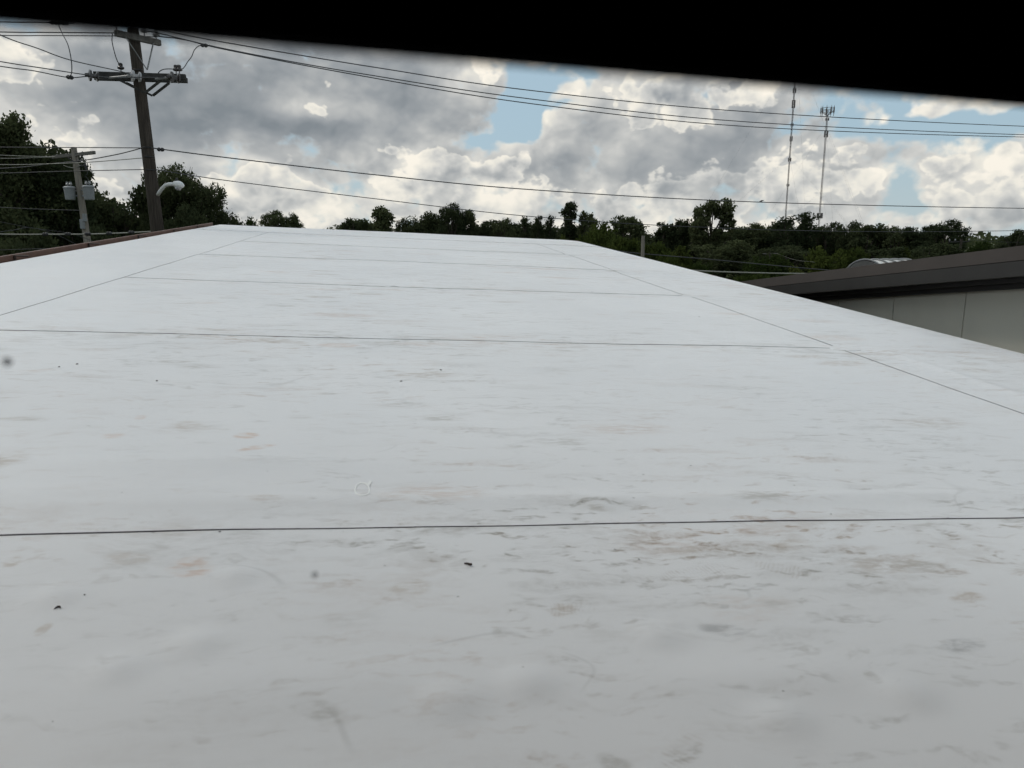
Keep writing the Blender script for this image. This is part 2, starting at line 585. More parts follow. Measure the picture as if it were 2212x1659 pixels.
def roof_mat(name, seed, stains):
    m = bpy.data.materials.new(name)
    m.use_nodes = True
    T = NT(m.node_tree)
    b = m.node_tree.nodes['Principled BSDF']
    co = T.node('ShaderNodeTexCoord').outputs['Object']
    x, y, z = T.xyz(co)
    big = T.noise(co, 0.45, 3, 0.5)
    traffic = T.step(T.noise(T.mapv(co, loc=(4, 2, 0)), 0.38, 3, 0.55), 0.36, 0.60)
    field = T.step(x, U_SL - 0.05, U_SL + 0.5, 0.12, 1.0)
    wob = T.noise(co, 3.0, 4, 0.6, color=True)
    cw = T.vm('ADD', co, T.vm('SCALE', wob, None))
    cw.node.inputs[1].links[0].from_node.inputs['Scale'].default_value = 0.16
    c = T.mix(T.step(big, 0.3, 0.7), (0.748, 0.744, 0.756), (0.80, 0.795, 0.806))
    # grey scuffs dragged in several directions, long soft ones and short crisp ones
    tot = None
    for i, (rz, sx, sy, fq, lo, hi, k) in enumerate(((0.12, 1.0, 5.0, 1.6, 0.53, 0.72, 0.6), (-0.4, 0.9, 4.5, 2.2, 0.54, 0.70, 0.6),
                                                     (0.25, 1.0, 3.2, 5.0, 0.60, 0.70, 1.0), (-0.7, 1.0, 2.6, 6.5, 0.60, 0.70, 0.9), (1.2, 1.0, 3.2, 5.5, 0.60, 0.70, 0.9))):
        nn = T.noise(T.mapv(cw, loc=(i * 3.1, i * 1.7, 0), rot=(0, 0, rz), scale=(sx, sy, 1)), fq, 4 if fq < 3 else 3, 0.66)
        q = T.m('MULTIPLY', T.step(nn, lo, hi), k)
        tot = q if tot is None else T.m('ADD', tot, q)
    grain = T.step(T.noise(co, 42.0, 3, 0.7), 0.35, 0.65, 0.35, 1.0)
    tot = T.m('MULTIPLY', T.m('MULTIPLY', tot, grain), T.m('MULTIPLY', field, T.m('ADD', 0.34, T.m('MULTIPLY', traffic, 0.66))))
    # grime that builds up on the uphill and downhill side of each lap
    ph = T.m('FRACT', T.m('DIVIDE', T.m('SUBTRACT', y, ROWS[0]), SHEET))
    nearlap = T.m('ADD', T.step(ph, 0.80, 0.99), T.step(ph, 0.02, 0.10, 0.5, 0.0))
    lapn = T.step(T.noise(T.mapv(cw, scale=(1, 2.2, 1)), 4.0, 4, 0.7), 0.48, 0.68)
    tot = T.m('ADD', T.m('MULTIPLY', tot, T.m('ADD', 0.8, T.m('MULTIPLY', nearlap, 0.9))), T.m('MULTIPLY', T.m('MULTIPLY', nearlap, lapn), T.m('MULTIPLY', field, 0.55)))
    tint = T.mix(T.step(T.noise(co, 1.1, 2, 0.5), 0.42, 0.6), (0.37, 0.35, 0.325), (0.47, 0.375, 0.315))
    c = T.mix(T.m('MULTIPLY', tot, 0.62, clamp=True), c, tint)
    # footprint-sized patches
    for i, (s, rz, tint, k) in enumerate(((2.3, 0.4, (0.43, 0.36, 0.30), 0.62), (3.8, -0.6, (0.40, 0.37, 0.33), 0.62), (1.7, 1.2, (0.52, 0.37, 0.28), 0.5))):
        vec = T.mapv(cw, loc=(i * 7.7, 2.2 * i, 0), rot=(0, 0, rz), scale=(0.55, 1.25, 1))
        vo = T.voro(vec, s)
        sel = T.xyz(vo.outputs['Color'])
        pick = T.m('GREATER_THAN', sel[0], 0.30)
        rad = T.m('MULTIPLY', T.m('ADD', sel[1], 0.25), 0.30)
        ed = T.step(vo.outputs['Distance'], T.m('MULTIPLY', rad, 0.35), rad, 1.0, 0.0)
        br = T.step(T.noise(T.mapv(co, rot=(0, 0, rz), scale=(1, 3, 1)), 12.0, 3, 0.7), 0.36, 0.62)
        q = T.m('MULTIPLY', T.m('MULTIPLY', ed, pick), T.m('MULTIPLY', br, k))
        q = T.m('MULTIPLY', q, T.m('MULTIPLY', field, T.m('ADD', 0.4, T.m('MULTIPLY', traffic, 0.6))))
        c = T.mix(q, c, tint)
    # long thin drag scratches
    for i in range(2):
        nn = T.noise(T.mapv(co, loc=(9 + 5 * i, 3, 0), rot=(0, 0, 0.5 * i), scale=(1, 1.6, 1)), 0.9 + 0.5 * i, 2, 0.4)
        ln = T.step(T.m('ABSOLUTE', T.m('SUBTRACT', nn, 0.5)), 0.0, 0.0045, 1.0, 0.0)
        gate = T.step(T.noise(T.mapv(co, loc=(i, 8, 0)), 2.3, 3, 0.5), 0.56, 0.66)
        c = T.mix(T.m('MULTIPLY', T.m('MULTIPLY', ln, gate), 0.2), c, (0.30, 0.29, 0.28))
    # dots of grit
    vo = T.voro(co, 17.0)
    sel = T.xyz(vo.outputs['Color'])
    dot = T.m('MULTIPLY', T.m('LESS_THAN', vo.outputs['Distance'], T.m('MULTIPLY', sel[1], 0.075)), T.m('GREATER_THAN', sel[0], 0.72))
    c = T.mix(T.m('MULTIPLY', dot, 0.6), c, (0.16, 0.15, 0.14))
    # single stains that stand where they stand
    brs = T.step(T.noise(T.mapv(co, scale=(1, 2.6, 1)), 14.0, 4, 0.7), 0.40, 0.62, 0.12, 1.0)
    wsc = T.vm('SCALE', wob, None)
    wsc.node.inputs['Scale'].default_value = 0.10
    cst = T.vm('ADD', co, T.vm('SUBTRACT', wsc, (0.05, 0.05, 0.05)))
    for (su, sv_, ru, rv, rz, tint, k) in stains:
        dv = T.vm('SUBTRACT', cst, (su, sv_, 0))
        dv = T.mapv(dv, rot=(0, 0, rz))
        dv = T.mapv(dv, scale=(1 / ru, 1 / rv, 0))
        le = T.node('ShaderNodeVectorMath', operation='LENGTH')
        T.put(le.inputs[0], dv)
        ed = T.step(le.outputs['Value'], 0.45, 1.0, 1.0, 0.0)
        c = T.mix(T.m('MULTIPLY', T.m('MULTIPLY', ed, brs), k), c, tint)
    for (tu, tv, ru, rv, rz) in TREADS:
        dv = T.mapv(T.vm('SUBTRACT', cst, (tu, tv, 0)), rot=(0, 0, rz))
        le = T.node('ShaderNodeVectorMath', operation='LENGTH')
        T.put(le.inputs[0], T.mapv(dv, scale=(1 / ru, 1 / rv, 0)))
        ed = T.step(le.outputs['Value'], 0.7, 1.0, 1.0, 0.0)
        bars = T.step(T.m('SINE', T.m('MULTIPLY', T.xyz(dv)[0], 560.0)), -0.2, 0.5, 0.15, 1.0)
        c = T.mix(T.m('MULTIPLY', T.m('MULTIPLY', ed, bars), T.m('MULTIPLY', brs, 0.3)), c, (0.42, 0.36, 0.31))
    T.put(b.inputs['Base Color'], c)
    T.put(b.inputs['Roughness'], T.step(T.noise(co, 1.7, 2, 0.6), 0.3, 0.7, 0.40, 0.56))
    b.inputs['Specular IOR Level'].default_value = 0.30
    bn = T.node('ShaderNodeBump')
    bn.inputs['Strength'].default_value = 0.10
    bn.inputs['Distance'].default_value = 0.01
    hh = T.m('ADD', T.m('MULTIPLY', T.noise(co, 2.0, 3, 0.5), 1.0), T.m('MULTIPLY', T.noise(co, 160.0, 2, 0.5), 0.06))
    T.put(bn.inputs['Height'], hh)
    T.put(b.inputs['Normal'], bn.outputs[0])
    return m


def stain(px, py, w, h, rz, tint, k):
    u, v = roof_uv(px, py)
    u2, _ = roof_uv(px + w / 2, py)
    _, v2 = roof_uv(px, py - h / 2)
    return (u, v, abs(u2 - u), max(abs(v2 - v), 0.03), rz, tint, k)


TAN, ORA, GRY = (0.47, 0.39, 0.32), (0.60, 0.40, 0.29), (0.38, 0.36, 0.33)
STAINS = [stain(410, 1228, 130, 50, 0.2, ORA, 0.55), stain(730, 745, 110, 14, 0.0, ORA, 0.5), stain(640, 740, 60, 10, 0.0, TAN, 0.4),
          stain(275, 1210, 130, 34, 0.2, TAN, 0.45), stain(20, 1215, 60, 30, 0.0, TAN, 0.55), stain(880, 1270, 120, 50, 0.1, TAN, 0.5),
          stain(1215, 1318, 90, 34, 0.0, TAN, 0.6), stain(20, 990, 100, 44, 0.1, TAN, 0.5), stain(245, 942, 60, 16, 0.4, ORA, 0.45),
          stain(530, 945, 60, 18, -0.3, ORA, 0.6), stain(555, 972, 110, 12, -0.35, ORA, 0.55), stain(300, 902, 40, 14, 0.0, ORA, 0.5),
          stain(400, 920, 90, 26, -0.2, TAN, 0.45), stain(2080, 1290, 100, 22, -0.1, TAN, 0.65), stain(1480, 1185, 160, 20, 0.0, TAN, 0.4),
          stain(1700, 1180, 160, 30, -0.2, TAN, 0.45), stain(1490, 1625, 90, 60, -0.5, GRY, 0.6), stain(1340, 1645, 110, 40, 0.1, GRY, 0.5),
          stain(570, 1085, 120, 22, 0.2, TAN, 0.4), stain(690, 1545, 190, 26, 0.55, GRY, 0.45), stain(1820, 785, 160, 14, -0.2, TAN, 0.5),
          stain(1740, 770, 120, 10, 0.0, TAN, 0.5), stain(1880, 1465, 50, 40, -0.6, GRY, 0.45), stain(1085, 1365, 60, 18, -0.2, GRY, 0.45),
          stain(95, 1360, 40, 24, 0.3, TAN, 0.5), stain(2080, 1395, 140, 12, -0.25, (0.12, 0.12, 0.12), 0.4), stain(1560, 1355, 120, 9, 0.08, (0.16, 0.16, 0.16), 0.4)]
TREADS = [(*roof_uv(1230, 1315), 0.075, 0.042, 0.1), (*roof_uv(1500, 1240), 0.13, 0.05, -0.2), (*roof_uv(1480, 1625), 0.06, 0.035, -0.7), (*roof_uv(1700, 1235), 0.11, 0.04, 0.5)]
ROOFM = roof_mat('white roof membrane', 1, STAINS)

roof_root = empty('flat_roofed_building')
roof_root.matrix_world = RM
tag(roof_root, 'low building with scuffed white membrane roof and dark seams filling the foreground', 'building')

# fastener plates and wrinkles pushed up under the membrane
PLATES = [roof_uv(*p) for p in ((975, 1518), (1690, 1555), (420, 1395), (510, 1245), (1300, 1090), (1420, 1375), (250, 1450), (1960, 1500), (120, 1290), (1140, 1480))]
PLATES += [(random.uniform(U_L + .4, U_R - .3), random.uniform(3.2, V_FAR - .4)) for _ in range(26)]
RIPPLES = [roof_uv(*p) + q for p, q in (((420, 1000), (0.5, 0.05, 0.007)), ((120, 1065), (0.7, 0.05, 0.008)), ((300, 1090), (0.8, 0.05, 0.006)),
                                       ((900, 1082), (0.9, 0.04, 0.006)), ((1600, 1078), (1.0, 0.04, 0.006)), ((2000, 1075), (0.7, 0.04, 0.005)),
                                       ((1700, 1460), (0.35, 0.07, 0.005)), ((620, 1490), (0.5, 0.10, 0.005)))]


def sheet_z(U, V):
    Z = np.zeros_like(U)
    for (pu, pv_) in PLATES:
        Z += 0.009 * np.exp(-(((U - pu) ** 2 + (V - pv_) ** 2) / 0.05 ** 2) ** 2)
    for (pu, pv_, a, b, h) in RIPPLES:
        Z += 1.3 * h * np.exp(-((U - pu) / a) ** 2 - ((V - pv_) / b) ** 2)
    # a long pucker beside the right-hand lap
    Z += 0.009 * np.exp(-((U - (U_SR + 0.34)) / 0.05) ** 2 - ((V - (ROWS[1] - 0.9)) / 1.1) ** 2)
    Z += 0.004 * np.sin(U * 0.9 + 1.3) * np.sin(V * 0.7) + 0.0015 * np.sin(U * 3.1 + V * 1.3)
    # the outer metre sags toward the right-hand eave
    e = np.clip((U - (U_R - 0.5)) / 0.5, 0, 1)
    Z -= 0.02 * e ** 2
    return Z


def membrane(u0, u1, va, vb, nu, nv, lift=0.0):
    uu = np.linspace(u0, u1, nu + 1)
    tt = np.linspace(0, 1, nv + 1)
    Uq, Tq = np.meshgrid(uu, tt)
    Va = np.vectorize(va)(Uq) if callable(va) else np.full_like(Uq, va)
    Vq = Va + (vb - Va) * Tq
    Zq = sheet_z(Uq, Vq) + lift
    me = bpy.data.meshes.new('membrane_sheet')
    vs = np.stack([Uq, Vq, Zq], -1).reshape(-1, 3)
    w = nu + 1
    fs = [(j * w + i, j * w + i + 1, (j + 1) * w + i + 1, (j + 1) * w + i) for j in range(nv) for i in range(nu)]
    me.from_pydata(vs.tolist(), [], fs)
    me.polygons.foreach_set('use_smooth', [True] * len(me.polygons))
    me.materials.append(ROOFM)
    o = bpy.data.objects.new('membrane_sheet', me)
    col.objects.link(o)
    o.parent = roof_root
    return o


SHEETS = [(U_L, U_R, v_near, ROWS[0], 260, 60)]
for i in range(4):
    SHEETS.append((U_SL, U_SR, ROWS[i], ROWS[i + 1], 170 if i == 0 else 70, 70 if i == 0 else 30))
SHEETS.append((U_SL, U_SR, ROWS[4], ROWS[5], 50, 20))
SHEETS.append((U_L, U_R, ROWS[5], V_FAR, 60, 16))
SHEETS.append((U_L, U_SL, ROWS[0], ROWS[5], 16, 120))
SHEETS.append((U_SR, U_R, ROWS[0], ROWS[5], 40, 200))
for s in SHEETS:
    membrane(*s)


def seam(pts, w=0.0052, nm='seam'):
    # lap edge: a thin dark bead with a slightly wandering line
    mb = MB()
    n = max(8, int((Vector(pts[1]) - Vector(pts[0])).length / 0.06))
    a, b = Vector((*pts[0], 0)), Vector((*pts[1], 0))
    d = (b - a).normalized()
    s = Vector((-d.y, d.x, 0))
    ph = random.uniform(0, 9)
    U = np.array([(a.lerp(b, i / n)).x for i in range(n + 1)])
    Vv = np.array([(a.lerp(b, i / n)).y for i in range(n + 1)])
    Z = sheet_z(U, Vv)
    for i in range(n + 1):
        t = i / n * (b - a).length
        off = 0.006 * math.sin(t * 1.1 + ph) + 0.004 * math.sin(t * 3.7 + ph * 2) + 0.0015 * math.sin(t * 11 + ph)
        ww = w * (0.75 + 0.35 * math.sin(t * 2.3 + ph) * math.sin(t * 0.9 + 1))
        p = a.lerp(b, i / n) + s * off
        mb.v += [tuple(p - s * ww / 2 + Vector((0, 0, Z[i] - 0.001))), tuple(p - s * ww / 2 + Vector((0, 0, Z[i] + 0.0022))),
                 tuple(p + s * ww / 2 + Vector((0, 0, Z[i] + 0.0022))), tuple(p + s * ww / 2 + Vector((0, 0, Z[i] - 0.001)))]
    for i in range(n):
        q = i * 4
        for k in range(3):
            mb.f.append((q + k, q + k + 4, q + k + 5, q + k + 1))
    return mb.build(nm, M['seam'], roof_root)


seam(((U_L, ROWS[0]), (U_R, ROWS[0])))
for i in range(1, 5):
    seam(((U_SL, ROWS[i]), (U_SR - 0.004, ROWS[i])), 0.0062)
seam(((U_L, ROWS[5]), (U_R, ROWS[5])), 0.007)
for i in range(5):
    jog = 0.02 * (1 if i % 2 else -1)
    seam(((U_SR + jog, ROWS[i] + (0.10 if i else 0.0)), (U_SR + jog * 0.4, ROWS[i + 1] - 0.03)), 0.0055)
    seam(((U_SL, ROWS[i]), (U_SL + jog * 0.3, ROWS[i + 1])), 0.0045)

# T-joint cover patches at the lap crossings
for i in range(1, 5):
    mb = MB()
    c = Vector((U_SR + 0.03, ROWS[i] - 0.02, 0))
    ring = [c + Vector((0.11 * math.cos(a) * (1.25 if math.cos(a) > 0 else 1), 0.075 * math.sin(a), 0)) for a in np.linspace(0, 2 * math.pi, 20, endpoint=False)]
    zz = float(sheet_z(np.array([c.x]), np.array([c.y]))[0])
    mb.add([p + Vector((0, 0, zz - 0.002)) for p in ring] + [c + (p - c) * 0.97 + Vector((0, 0, zz + 0.0035)) for p in ring],
           [(k, (k + 1) % 20, 20 + (k + 1) % 20, 20 + k) for k in range(20)] + [tuple(range(20, 40))])
    mb.build('joint_patch', ROOFM, roof_root)

# body of the building under the membrane
mb = MB()
zt = -0.05
vn = min(v_near(U_L), v_near(U_R)) + 0.9
cr_ = [(U_L + .05, vn), (U_R - .05, vn), (U_R - .05, V_FAR - .05), (U_L + .05, V_FAR - .05)]
iRM = RM.inverted()
top = [Vector((a, b, zt)) for a, b in cr_]
bot = [iRM @ Vector(((RM @ p).x, (RM @ p).y, -0.05)) for p in top]
mb.add(top + bot, [(0, 1, 2, 3), (0, 4, 5, 1), (1, 5, 6, 2), (2, 6, 7, 3), (3, 7, 4, 0)])
mb.build('wall', M['bwall'], roof_root)

# metal edge trim
for (ua, va_, ub, vb_) in ((U_R, v_near(U_R), U_R, V_FAR), (U_L, V_FAR, U_R, V_FAR)):
    mb = MB()
    z0 = -0.02 if ua == ub else 0.0
    a, b = Vector((ua, va_, z0 - 0.06)), Vector((ub, vb_, z0 - 0.06))
    off = Vector((0.014, 0, 0)) if ua == ub else Vector((0, 0.014, 0))
    mb.beam(a + off, b + off, 0.02, 0.11)
    mb.build('edge_trim', M['gutter'], roof_root)

# open box gutter along the left-hand eave
GW = 0.17
gl = U_L - GW


def lip_z(px, py):
    d = ray(px, py)
    o_ = iRM @ EYE
    dd = iRM.to_3x3() @ d
    t = (gl - o_.x) / dd.x
    return (o_ + dd * t).z


LZ = float(np.mean([lip_z(*p) for p in ((0, 555.6), (211, 521), (317, 503.6))]))
print('GUTTER lip z', LZ)
gv0, gv1 = ROWS[0] - 1.2, V_FAR
prof = [(U_L - 0.012, -0.01), (U_L - 0.012, -0.15), (gl, -0.15), (gl, LZ), (gl - 0.02, LZ + 0.004), (gl - 0.024, LZ - 0.02), (gl - 0.012, LZ - 0.03), (gl - 0.012, -0.165), (U_L - 0.004, -0.165), (U_L - 0.004, -0.01)]
mb = MB()
n = len(prof)
mb.add([(p[0], gv0, p[1]) for p in prof] + [(p[0], gv1, p[1]) for p in prof],
       [(k, (k + 1) % n, n + (k + 1) % n, n + k) for k in range(n)])
gut = mb.build('gutter', M['gutter'], roof_root)
gut['label'] = 'open brown metal gutter along the left roof edge'
hv = []
for px, py in ((54.7, 557), (211, 530), (317, 512), (392, 499), (417, 494)):
    hv.append(H * hit_plane(px, py)[1])
print('HANGERS', hv)
hs = [hv[0] - 2.4] + hv[:4] + [hv[3] + 1.9, hv[3] + 3.8, hv[3] + 5.6]
for v in hs:
    if v > gv1 - 0.1:
        continue
    mb = MB()
    mb.box(((U_L + gl) / 2, v, LZ - 0.012), (GW - 0.02, 0.045, 0.012))
    mb.box((gl + 0.008, v, LZ - 0.06), (0.008, 0.05, 0.10))
    mb.build('gutter_strap', M['gutter_dark'], gut)

# ------------------------------------------------------------------ window through which one looks
def wp(s, q, z):
    """s along the wall, q metres out from the eye, z above the eye"""
    return EYE + wt * s + wn * q + Vector((0, 0, z))


WB = Matrix((wt, wn, Vector((0, 0, 1)))).transposed()
# lower edge of the window head: a level line through the upper left of the view
d = ray(0, 29)
tq = 0.15 / d.dot(wn)
HEAD_Z = d.z * tq
d2 = ray(2212, 222)
print('HEAD', HEAD_Z, d2.z * 0.15 / d2.dot(wn))
win = empty('window', wp(0, 0.3, -0.5))
tag(win, 'black window head, out of focus, across the top of the view, with clear glass', 'window')


def wpart(nm, s0, s1, q0, q1, z0, z1, m, parent=win, bevel=0.0):
    mb = MB()
    mb.box(wp((s0 + s1) / 2, (q0 + q1) / 2, (z0 + z1) / 2) - Vector(win.location if parent else (0, 0, 0)), (s1 - s0, q1 - q0, z1 - z0), WB)
    return mb.build(nm, m, parent, bevel=bevel)


wpart('window_head', -0.95, 1.15, 0.15, 0.158, HEAD_Z, HEAD_Z + 0.42, M['black'])
wpart('head_rail', -0.95, 1.15, 0.159, 0.40, HEAD_Z + 0.12, HEAD_Z + 0.419, M['black'])
wpart('jamb', -0.95, -0.85, 0.20, 0.40, -0.50, HEAD_Z + 0.119, M['black'])
wpart('jamb', 1.05, 1.15, 0.20, 0.40, -0.50, HEAD_Z + 0.119, M['black'])
wpart('sill', -0.95, 1.15, 0.12, 0.40, -0.56, -0.501, M['black'])
pane = wpart('glass_pane', -0.849, 1.049, 0.330, 0.336, -0.4995, HEAD_Z + 0.1195, glass_clear())


SPECK = speck_mat()


def on_glass(px, py, q=0.3285):
    d = ray(px, py)
    return EYE + d * (q / d.dot(wn)) - Vector(win.location)


for (px, py, r) in ((680, 1242, 0.0014), (15, 782, 0.0019)):
    mb = MB()
    c = on_glass(px, py)
    mb.lathe(c, -wn, [(r, -0.0005), (r * 0.9, 0.0002), (r * 0.4, 0.0008)], 9)
    mb.build('dust_speck', SPECK, pane)
# pale ring with a tail, a glass mark laid on the membrane to show pale
mb = MB()
def rp(px, py, h=0.004):
    u, v = roof_uv(px, py)
    return Vector((u, v, float(sheet_z(np.array([u]), np.array([v]))[0]) + h))
N_ = 30
rg = [[rp(783 + r1 * math.cos(2 * math.pi * k / N_), 1063 + r1 * 1.08 * math.sin(2 * math.pi * k / N_), hh) for k in range(N_)] for r1, hh in ((13.6, 0.0005), (14.8, 0.002), (16.2, 0.002), (17.4, 0.0005))]
for q in range(3):
    for k in range(N_):
        mb.add([rg[q][k], rg[q][(k + 1) % N_], rg[q + 1][(k + 1) % N_], rg[q + 1][k]], [(0, 1, 2, 3)])
mb.add([rp(793, 1052, .0022), rp(798, 1054, .0022), rp(804, 1043, .0022), rp(798, 1041, .0022)], [(0, 1, 2, 3)])
mb.build('pale_ring_mark', mat('white ring mark', (0.88, 0.88, 0.87), 0.6, 0.2, var=0.03), roof_root, smooth=True)

# wall of the upper storey round the window, and the dim room behind it
for nm, args in (('upper_wall', (-4.5, -0.951, 0.10, WALL_OUT, -1.5, 3.2)), ('upper_wall', (1.151, 2.4, 0.10, WALL_OUT, -1.5, 3.2)),
                 ('upper_wall', (-0.951, 1.151, 0.10, WALL_OUT, -1.5, -0.561)), ('upper_wall', (-0.951, 1.151, 0.10, WALL_OUT, HEAD_Z + 0.421, 3.2))):
    tag(wpart(nm, *args, M['bwall'], None), kind='structure')
tag(wpart('added_shade_eave', -4.5, 2.4, WALL_OUT + 0.001, WALL_OUT + 1.1, 1.35, 1.5, M['fascia_dark'], None), kind='structure')  # unseen overhang, added to block sky light from the near roof
for nm, args in (('room_floor', (-2, 2, -3.2, 0.099, -1.6, -1.5)), ('room_ceiling', (-2, 2, -3.2, 0.099, 1.1, 1.2)), ('room_wall', (-2.1, -2.001, -3.2, 0.099, -1.5, 1.1)),
                 ('room_wall', (2.001, 2.1, -3.2, 0.099, -1.5, 1.1)), ('room_wall', (-2.1, 2.1, -3.3, -3.201, -1.6, 1.2))):
    tag(wpart(nm, *args, M['room'], None), kind='structure')

# ------------------------------------------------------------------ neighbouring building on the right
fd = Vector((math.sin(PHI), math.cos(PHI), 0))
fl = Vector((math.cos(PHI), -math.sin(PHI), 0))
dn = ray(852, 703).normalized()
RAKE = dn.z / math.hypot(dn.x, dn.y)             # its eaves fall away from the viewer
nb = empty('panel_clad_building', (0, 0, 0), -PHI)
tag(nb, 'neighbouring building with dark brown fascia over pale sage wall panels', 'building')
S0, S1 = 3.0, 24.0


def lz(Lat, py, px=2212):
    d = ray(px, py)
    t = Lat / d.dot(fl)
    q = EYE + d * t
    return q.z - RAKE * (q - EYE).dot(fd)         # height at s = 0


def strip(nm, pts, m, s0=S0, s1=S1, parent=nb, close=True):
    """pts: (lateral, height at s=0); swept along the building, falling with its rake"""
    mb = MB()
    k = len(pts)
    vs = [(L, s0, z + RAKE * s0) for L, z in pts] + [(L, s1, z + RAKE * s1) for L, z in pts]
    mb.add(vs, [(i, (i + 1) % k, k + (i + 1) % k, k + i) for i in range(k)] + [tuple(range(k))[::-1], tuple(range(k, 2 * k))])
    return mb.build(nm, m, parent)


LW, LF = 6.5, 6.02
zA, zB, zC, zD = lz(LF + 0.025, 530), lz(LF, 561), lz(LF, 595.6), lz(LW - 0.12, 623)
strip('fascia', [(LF + 0.025, zA), (LF, zB), (LF + 0.012, zB - 0.004), (LW + 0.2, zB - 0.004), (LW + 0.2, zA - 0.03), (LF + 0.16, zA)], M['fascia'])
strip('fascia_board', [(LF + 0.004, zB - 0.006), (LF + 0.004, zC), (LF + 0.22, zC), (LF + 0.22, zB - 0.006)], M['fascia_dark'])
zc2 = zC + (zD - zC) * 0.45
strip('soffit_trim', [(LW - 0.26, zC - 0.002), (LW - 0.26, zc2), (LW - 0.16, zc2), (LW - 0.16, zC - 0.002)], M['fascia_dark'])
strip('soffit_trim', [(LW - 0.22, zc2 - 0.004), (LW - 0.12, zc2 - 0.004), (LW - 0.12, zD), (LW - 0.06, zD), (LW - 0.02, zc2 + 0.1)][::-1], M['fascia_dark'])
strip('eave_core', [(LF + 0.23, zB - 0.01), (LF + 0.23, zC + 0.002), (LW + 0.1, zC + 0.002), (LW + 0.1, zB - 0.01)], M['fascia_dark'])
zr = zA - 0.75
strip('roof', [(LW + 0.21, zr), (LF + 12, zr - 0.5), (LF + 12, zr - 0.7), (LW + 0.21, zr - 0.2)], M['flatroof'])
strip('parapet_back', [(LW + 0.14, zr - 0.3), (LW + 0.14, zB - 0.008), (LW + 0.2, zB - 0.008), (LW + 0.2, zr - 0.3)], M['flatroof'])
# wall panels, joints measured from three of them
js = []
for px, py in ((1809.5, 668), (1928.7, 680), (2081, 690)):
    d = ray(px, py)
    js.append((d * (LW / d.dot(fl))).dot(fd))
PW = (js[0] - js[2]) / 2
print('PANEL width', PW, js)
k0 = js[2]
s = k0 - PW * 4
mb = MB()
while s < S1 - PW:
    a, b = s + 0.006, s + PW - 0.006
    if b > S0:
        q = MB()
        t = 0.03
        for L in (LW, LW + t):
            pass
        vs = []
        for L in (LW, LW + t):
            vs += [(L, a, 0.02), (L, b, 0.02), (L, b, zD + RAKE * b + 0.05), (L, a, zD + RAKE * a + 0.05)]
        q.add(vs, [(3, 2, 1, 0), (4, 5, 6, 7), (0, 1, 5, 4), (1, 2, 6, 5), (2, 3, 7, 6), (3, 0, 4, 7)])
        q.build('wall_panel', M['panel'], nb)
    s += PW
strip_wall = MB()
strip_wall.add([(LW + .02, S0, 0), (LW + .02, S1, 0), (LW + .02, S1, zD + RAKE * S1), (LW + .02, S0, zD + RAKE * S0),
                (LW + 11, S0, 0), (LW + 11, S1, 0), (LW + 11, S1, zr - 0.9 + RAKE * S1), (LW + 11, S0, zr - 0.9 + RAKE * S0)],
               [(0, 3, 2, 1), (4, 5, 6, 7), (0, 1, 5, 4), (1, 2, 6, 5), (3, 0, 4, 7)])
strip_wall.build('wall', M['joint'], nb)


# ribbed barrel skylight on the neighbour's roof
def skylight_mat():
    m = bpy.data.materials.new('white ribbed sheet')
    m.use_nodes = True
    T = NT(m.node_tree)
    b = m.node_tree.nodes['Principled BSDF']
    n = T.noise(T.node('ShaderNodeTexCoord').outputs['Object'], 5, 4, 0.6)
    T.put(b.inputs['Base Color'], T.mix(n, (0.60, 0.59, 0.57), (0.78, 0.77, 0.75)))
    b.inputs['Roughness'].default_value = 0.35
    return m


SKM = skylight_mat()
inb = Matrix.Rotation(PHI, 4, 'Z')               # world -> building space
c0 = inb @ at(1869, 580, 12.6)
ctop = inb @ at(1885, 562, 12.6)
axw = Vector((math.sin(R(66)), math.cos(R(66)), 0))
ax = (inb.to_3x3() @ axw).normalized()
sx = Vector((ax.y, -ax.x, 0))                    # across the barrel
RAD = 0.5
zc = ctop.z - RAD
NR = 5
SP = 0.23
skp = MB()
base_z = zr + RAKE * c0.y - 0.2
cm = Vector((c0.x, c0.y, (base_z + zc) / 2))
skp.beam(cm - ax * 0.03, cm + ax * (SP * (NR - 1) + 0.03), 2 * RAD + 0.06, zc - base_z)
sk = skp.build('skylight', M['steel'], nb)
sk['label'] = 'ribbed white barrel skylight on the roof behind the brown fascia'
for i in range(NR):
    ctr = Vector((c0.x, c0.y, zc)) + ax * (SP * i)
    mb = MB()
    pts = [ctr + sx * (RAD + 0.012) * math.cos(a) + Vector((0, 0, (RAD + 0.012) * math.sin(a))) for a in np.linspace(0, math.pi, 22)]
    mb.tube(pts, 0.016, 6)
    mb.build('rib', M['steel'], sk)
    if i < NR - 1:
        mb = MB()
        A = np.linspace(0.01, math.pi - 0.01, 20)
        for rr in (RAD, RAD - 0.012):
            for a in A:
                for e in (0.0, 1.0):
                    p = ctr + ax * (SP * e) + sx * rr * math.cos(a) + Vector((0, 0, rr * math.sin(a)))
                    mb.v.append(tuple(p))
        nA = len(A)
        for j in range(nA - 1):
            a0 = 2 * j
            mb.f.append((a0, a0 + 1, a0 + 3, a0 + 2))
            b0_ = 2 * nA + 2 * j
            mb.f.append((b0_, b0_ + 2, b0_ + 3, b0_ + 1))
        mb.build('pane', SKM, sk, smooth=True)

# ------------------------------------------------------------------ utility poles
def vec_down(p, q):
    """extend the line p->q to the ground"""
    t = p.z / (p.z - q.z)
    return p + (q - p) * t


def insulator(mb, base, axis=(0, 0, 1), s=1.0):
    mb.lathe(base, axis, [(0.012 * s, 0), (0.012 * s, 0.09 * s), (0.05 * s, 0.09 * s), (0.075 * s, 0.11 * s), (0.075 * s, 0.135 * s), (0.045 * s, 0.16 * s), (0.05 * s, 0.2 * s), (0.035 * s, 0.225 * s)], 12)


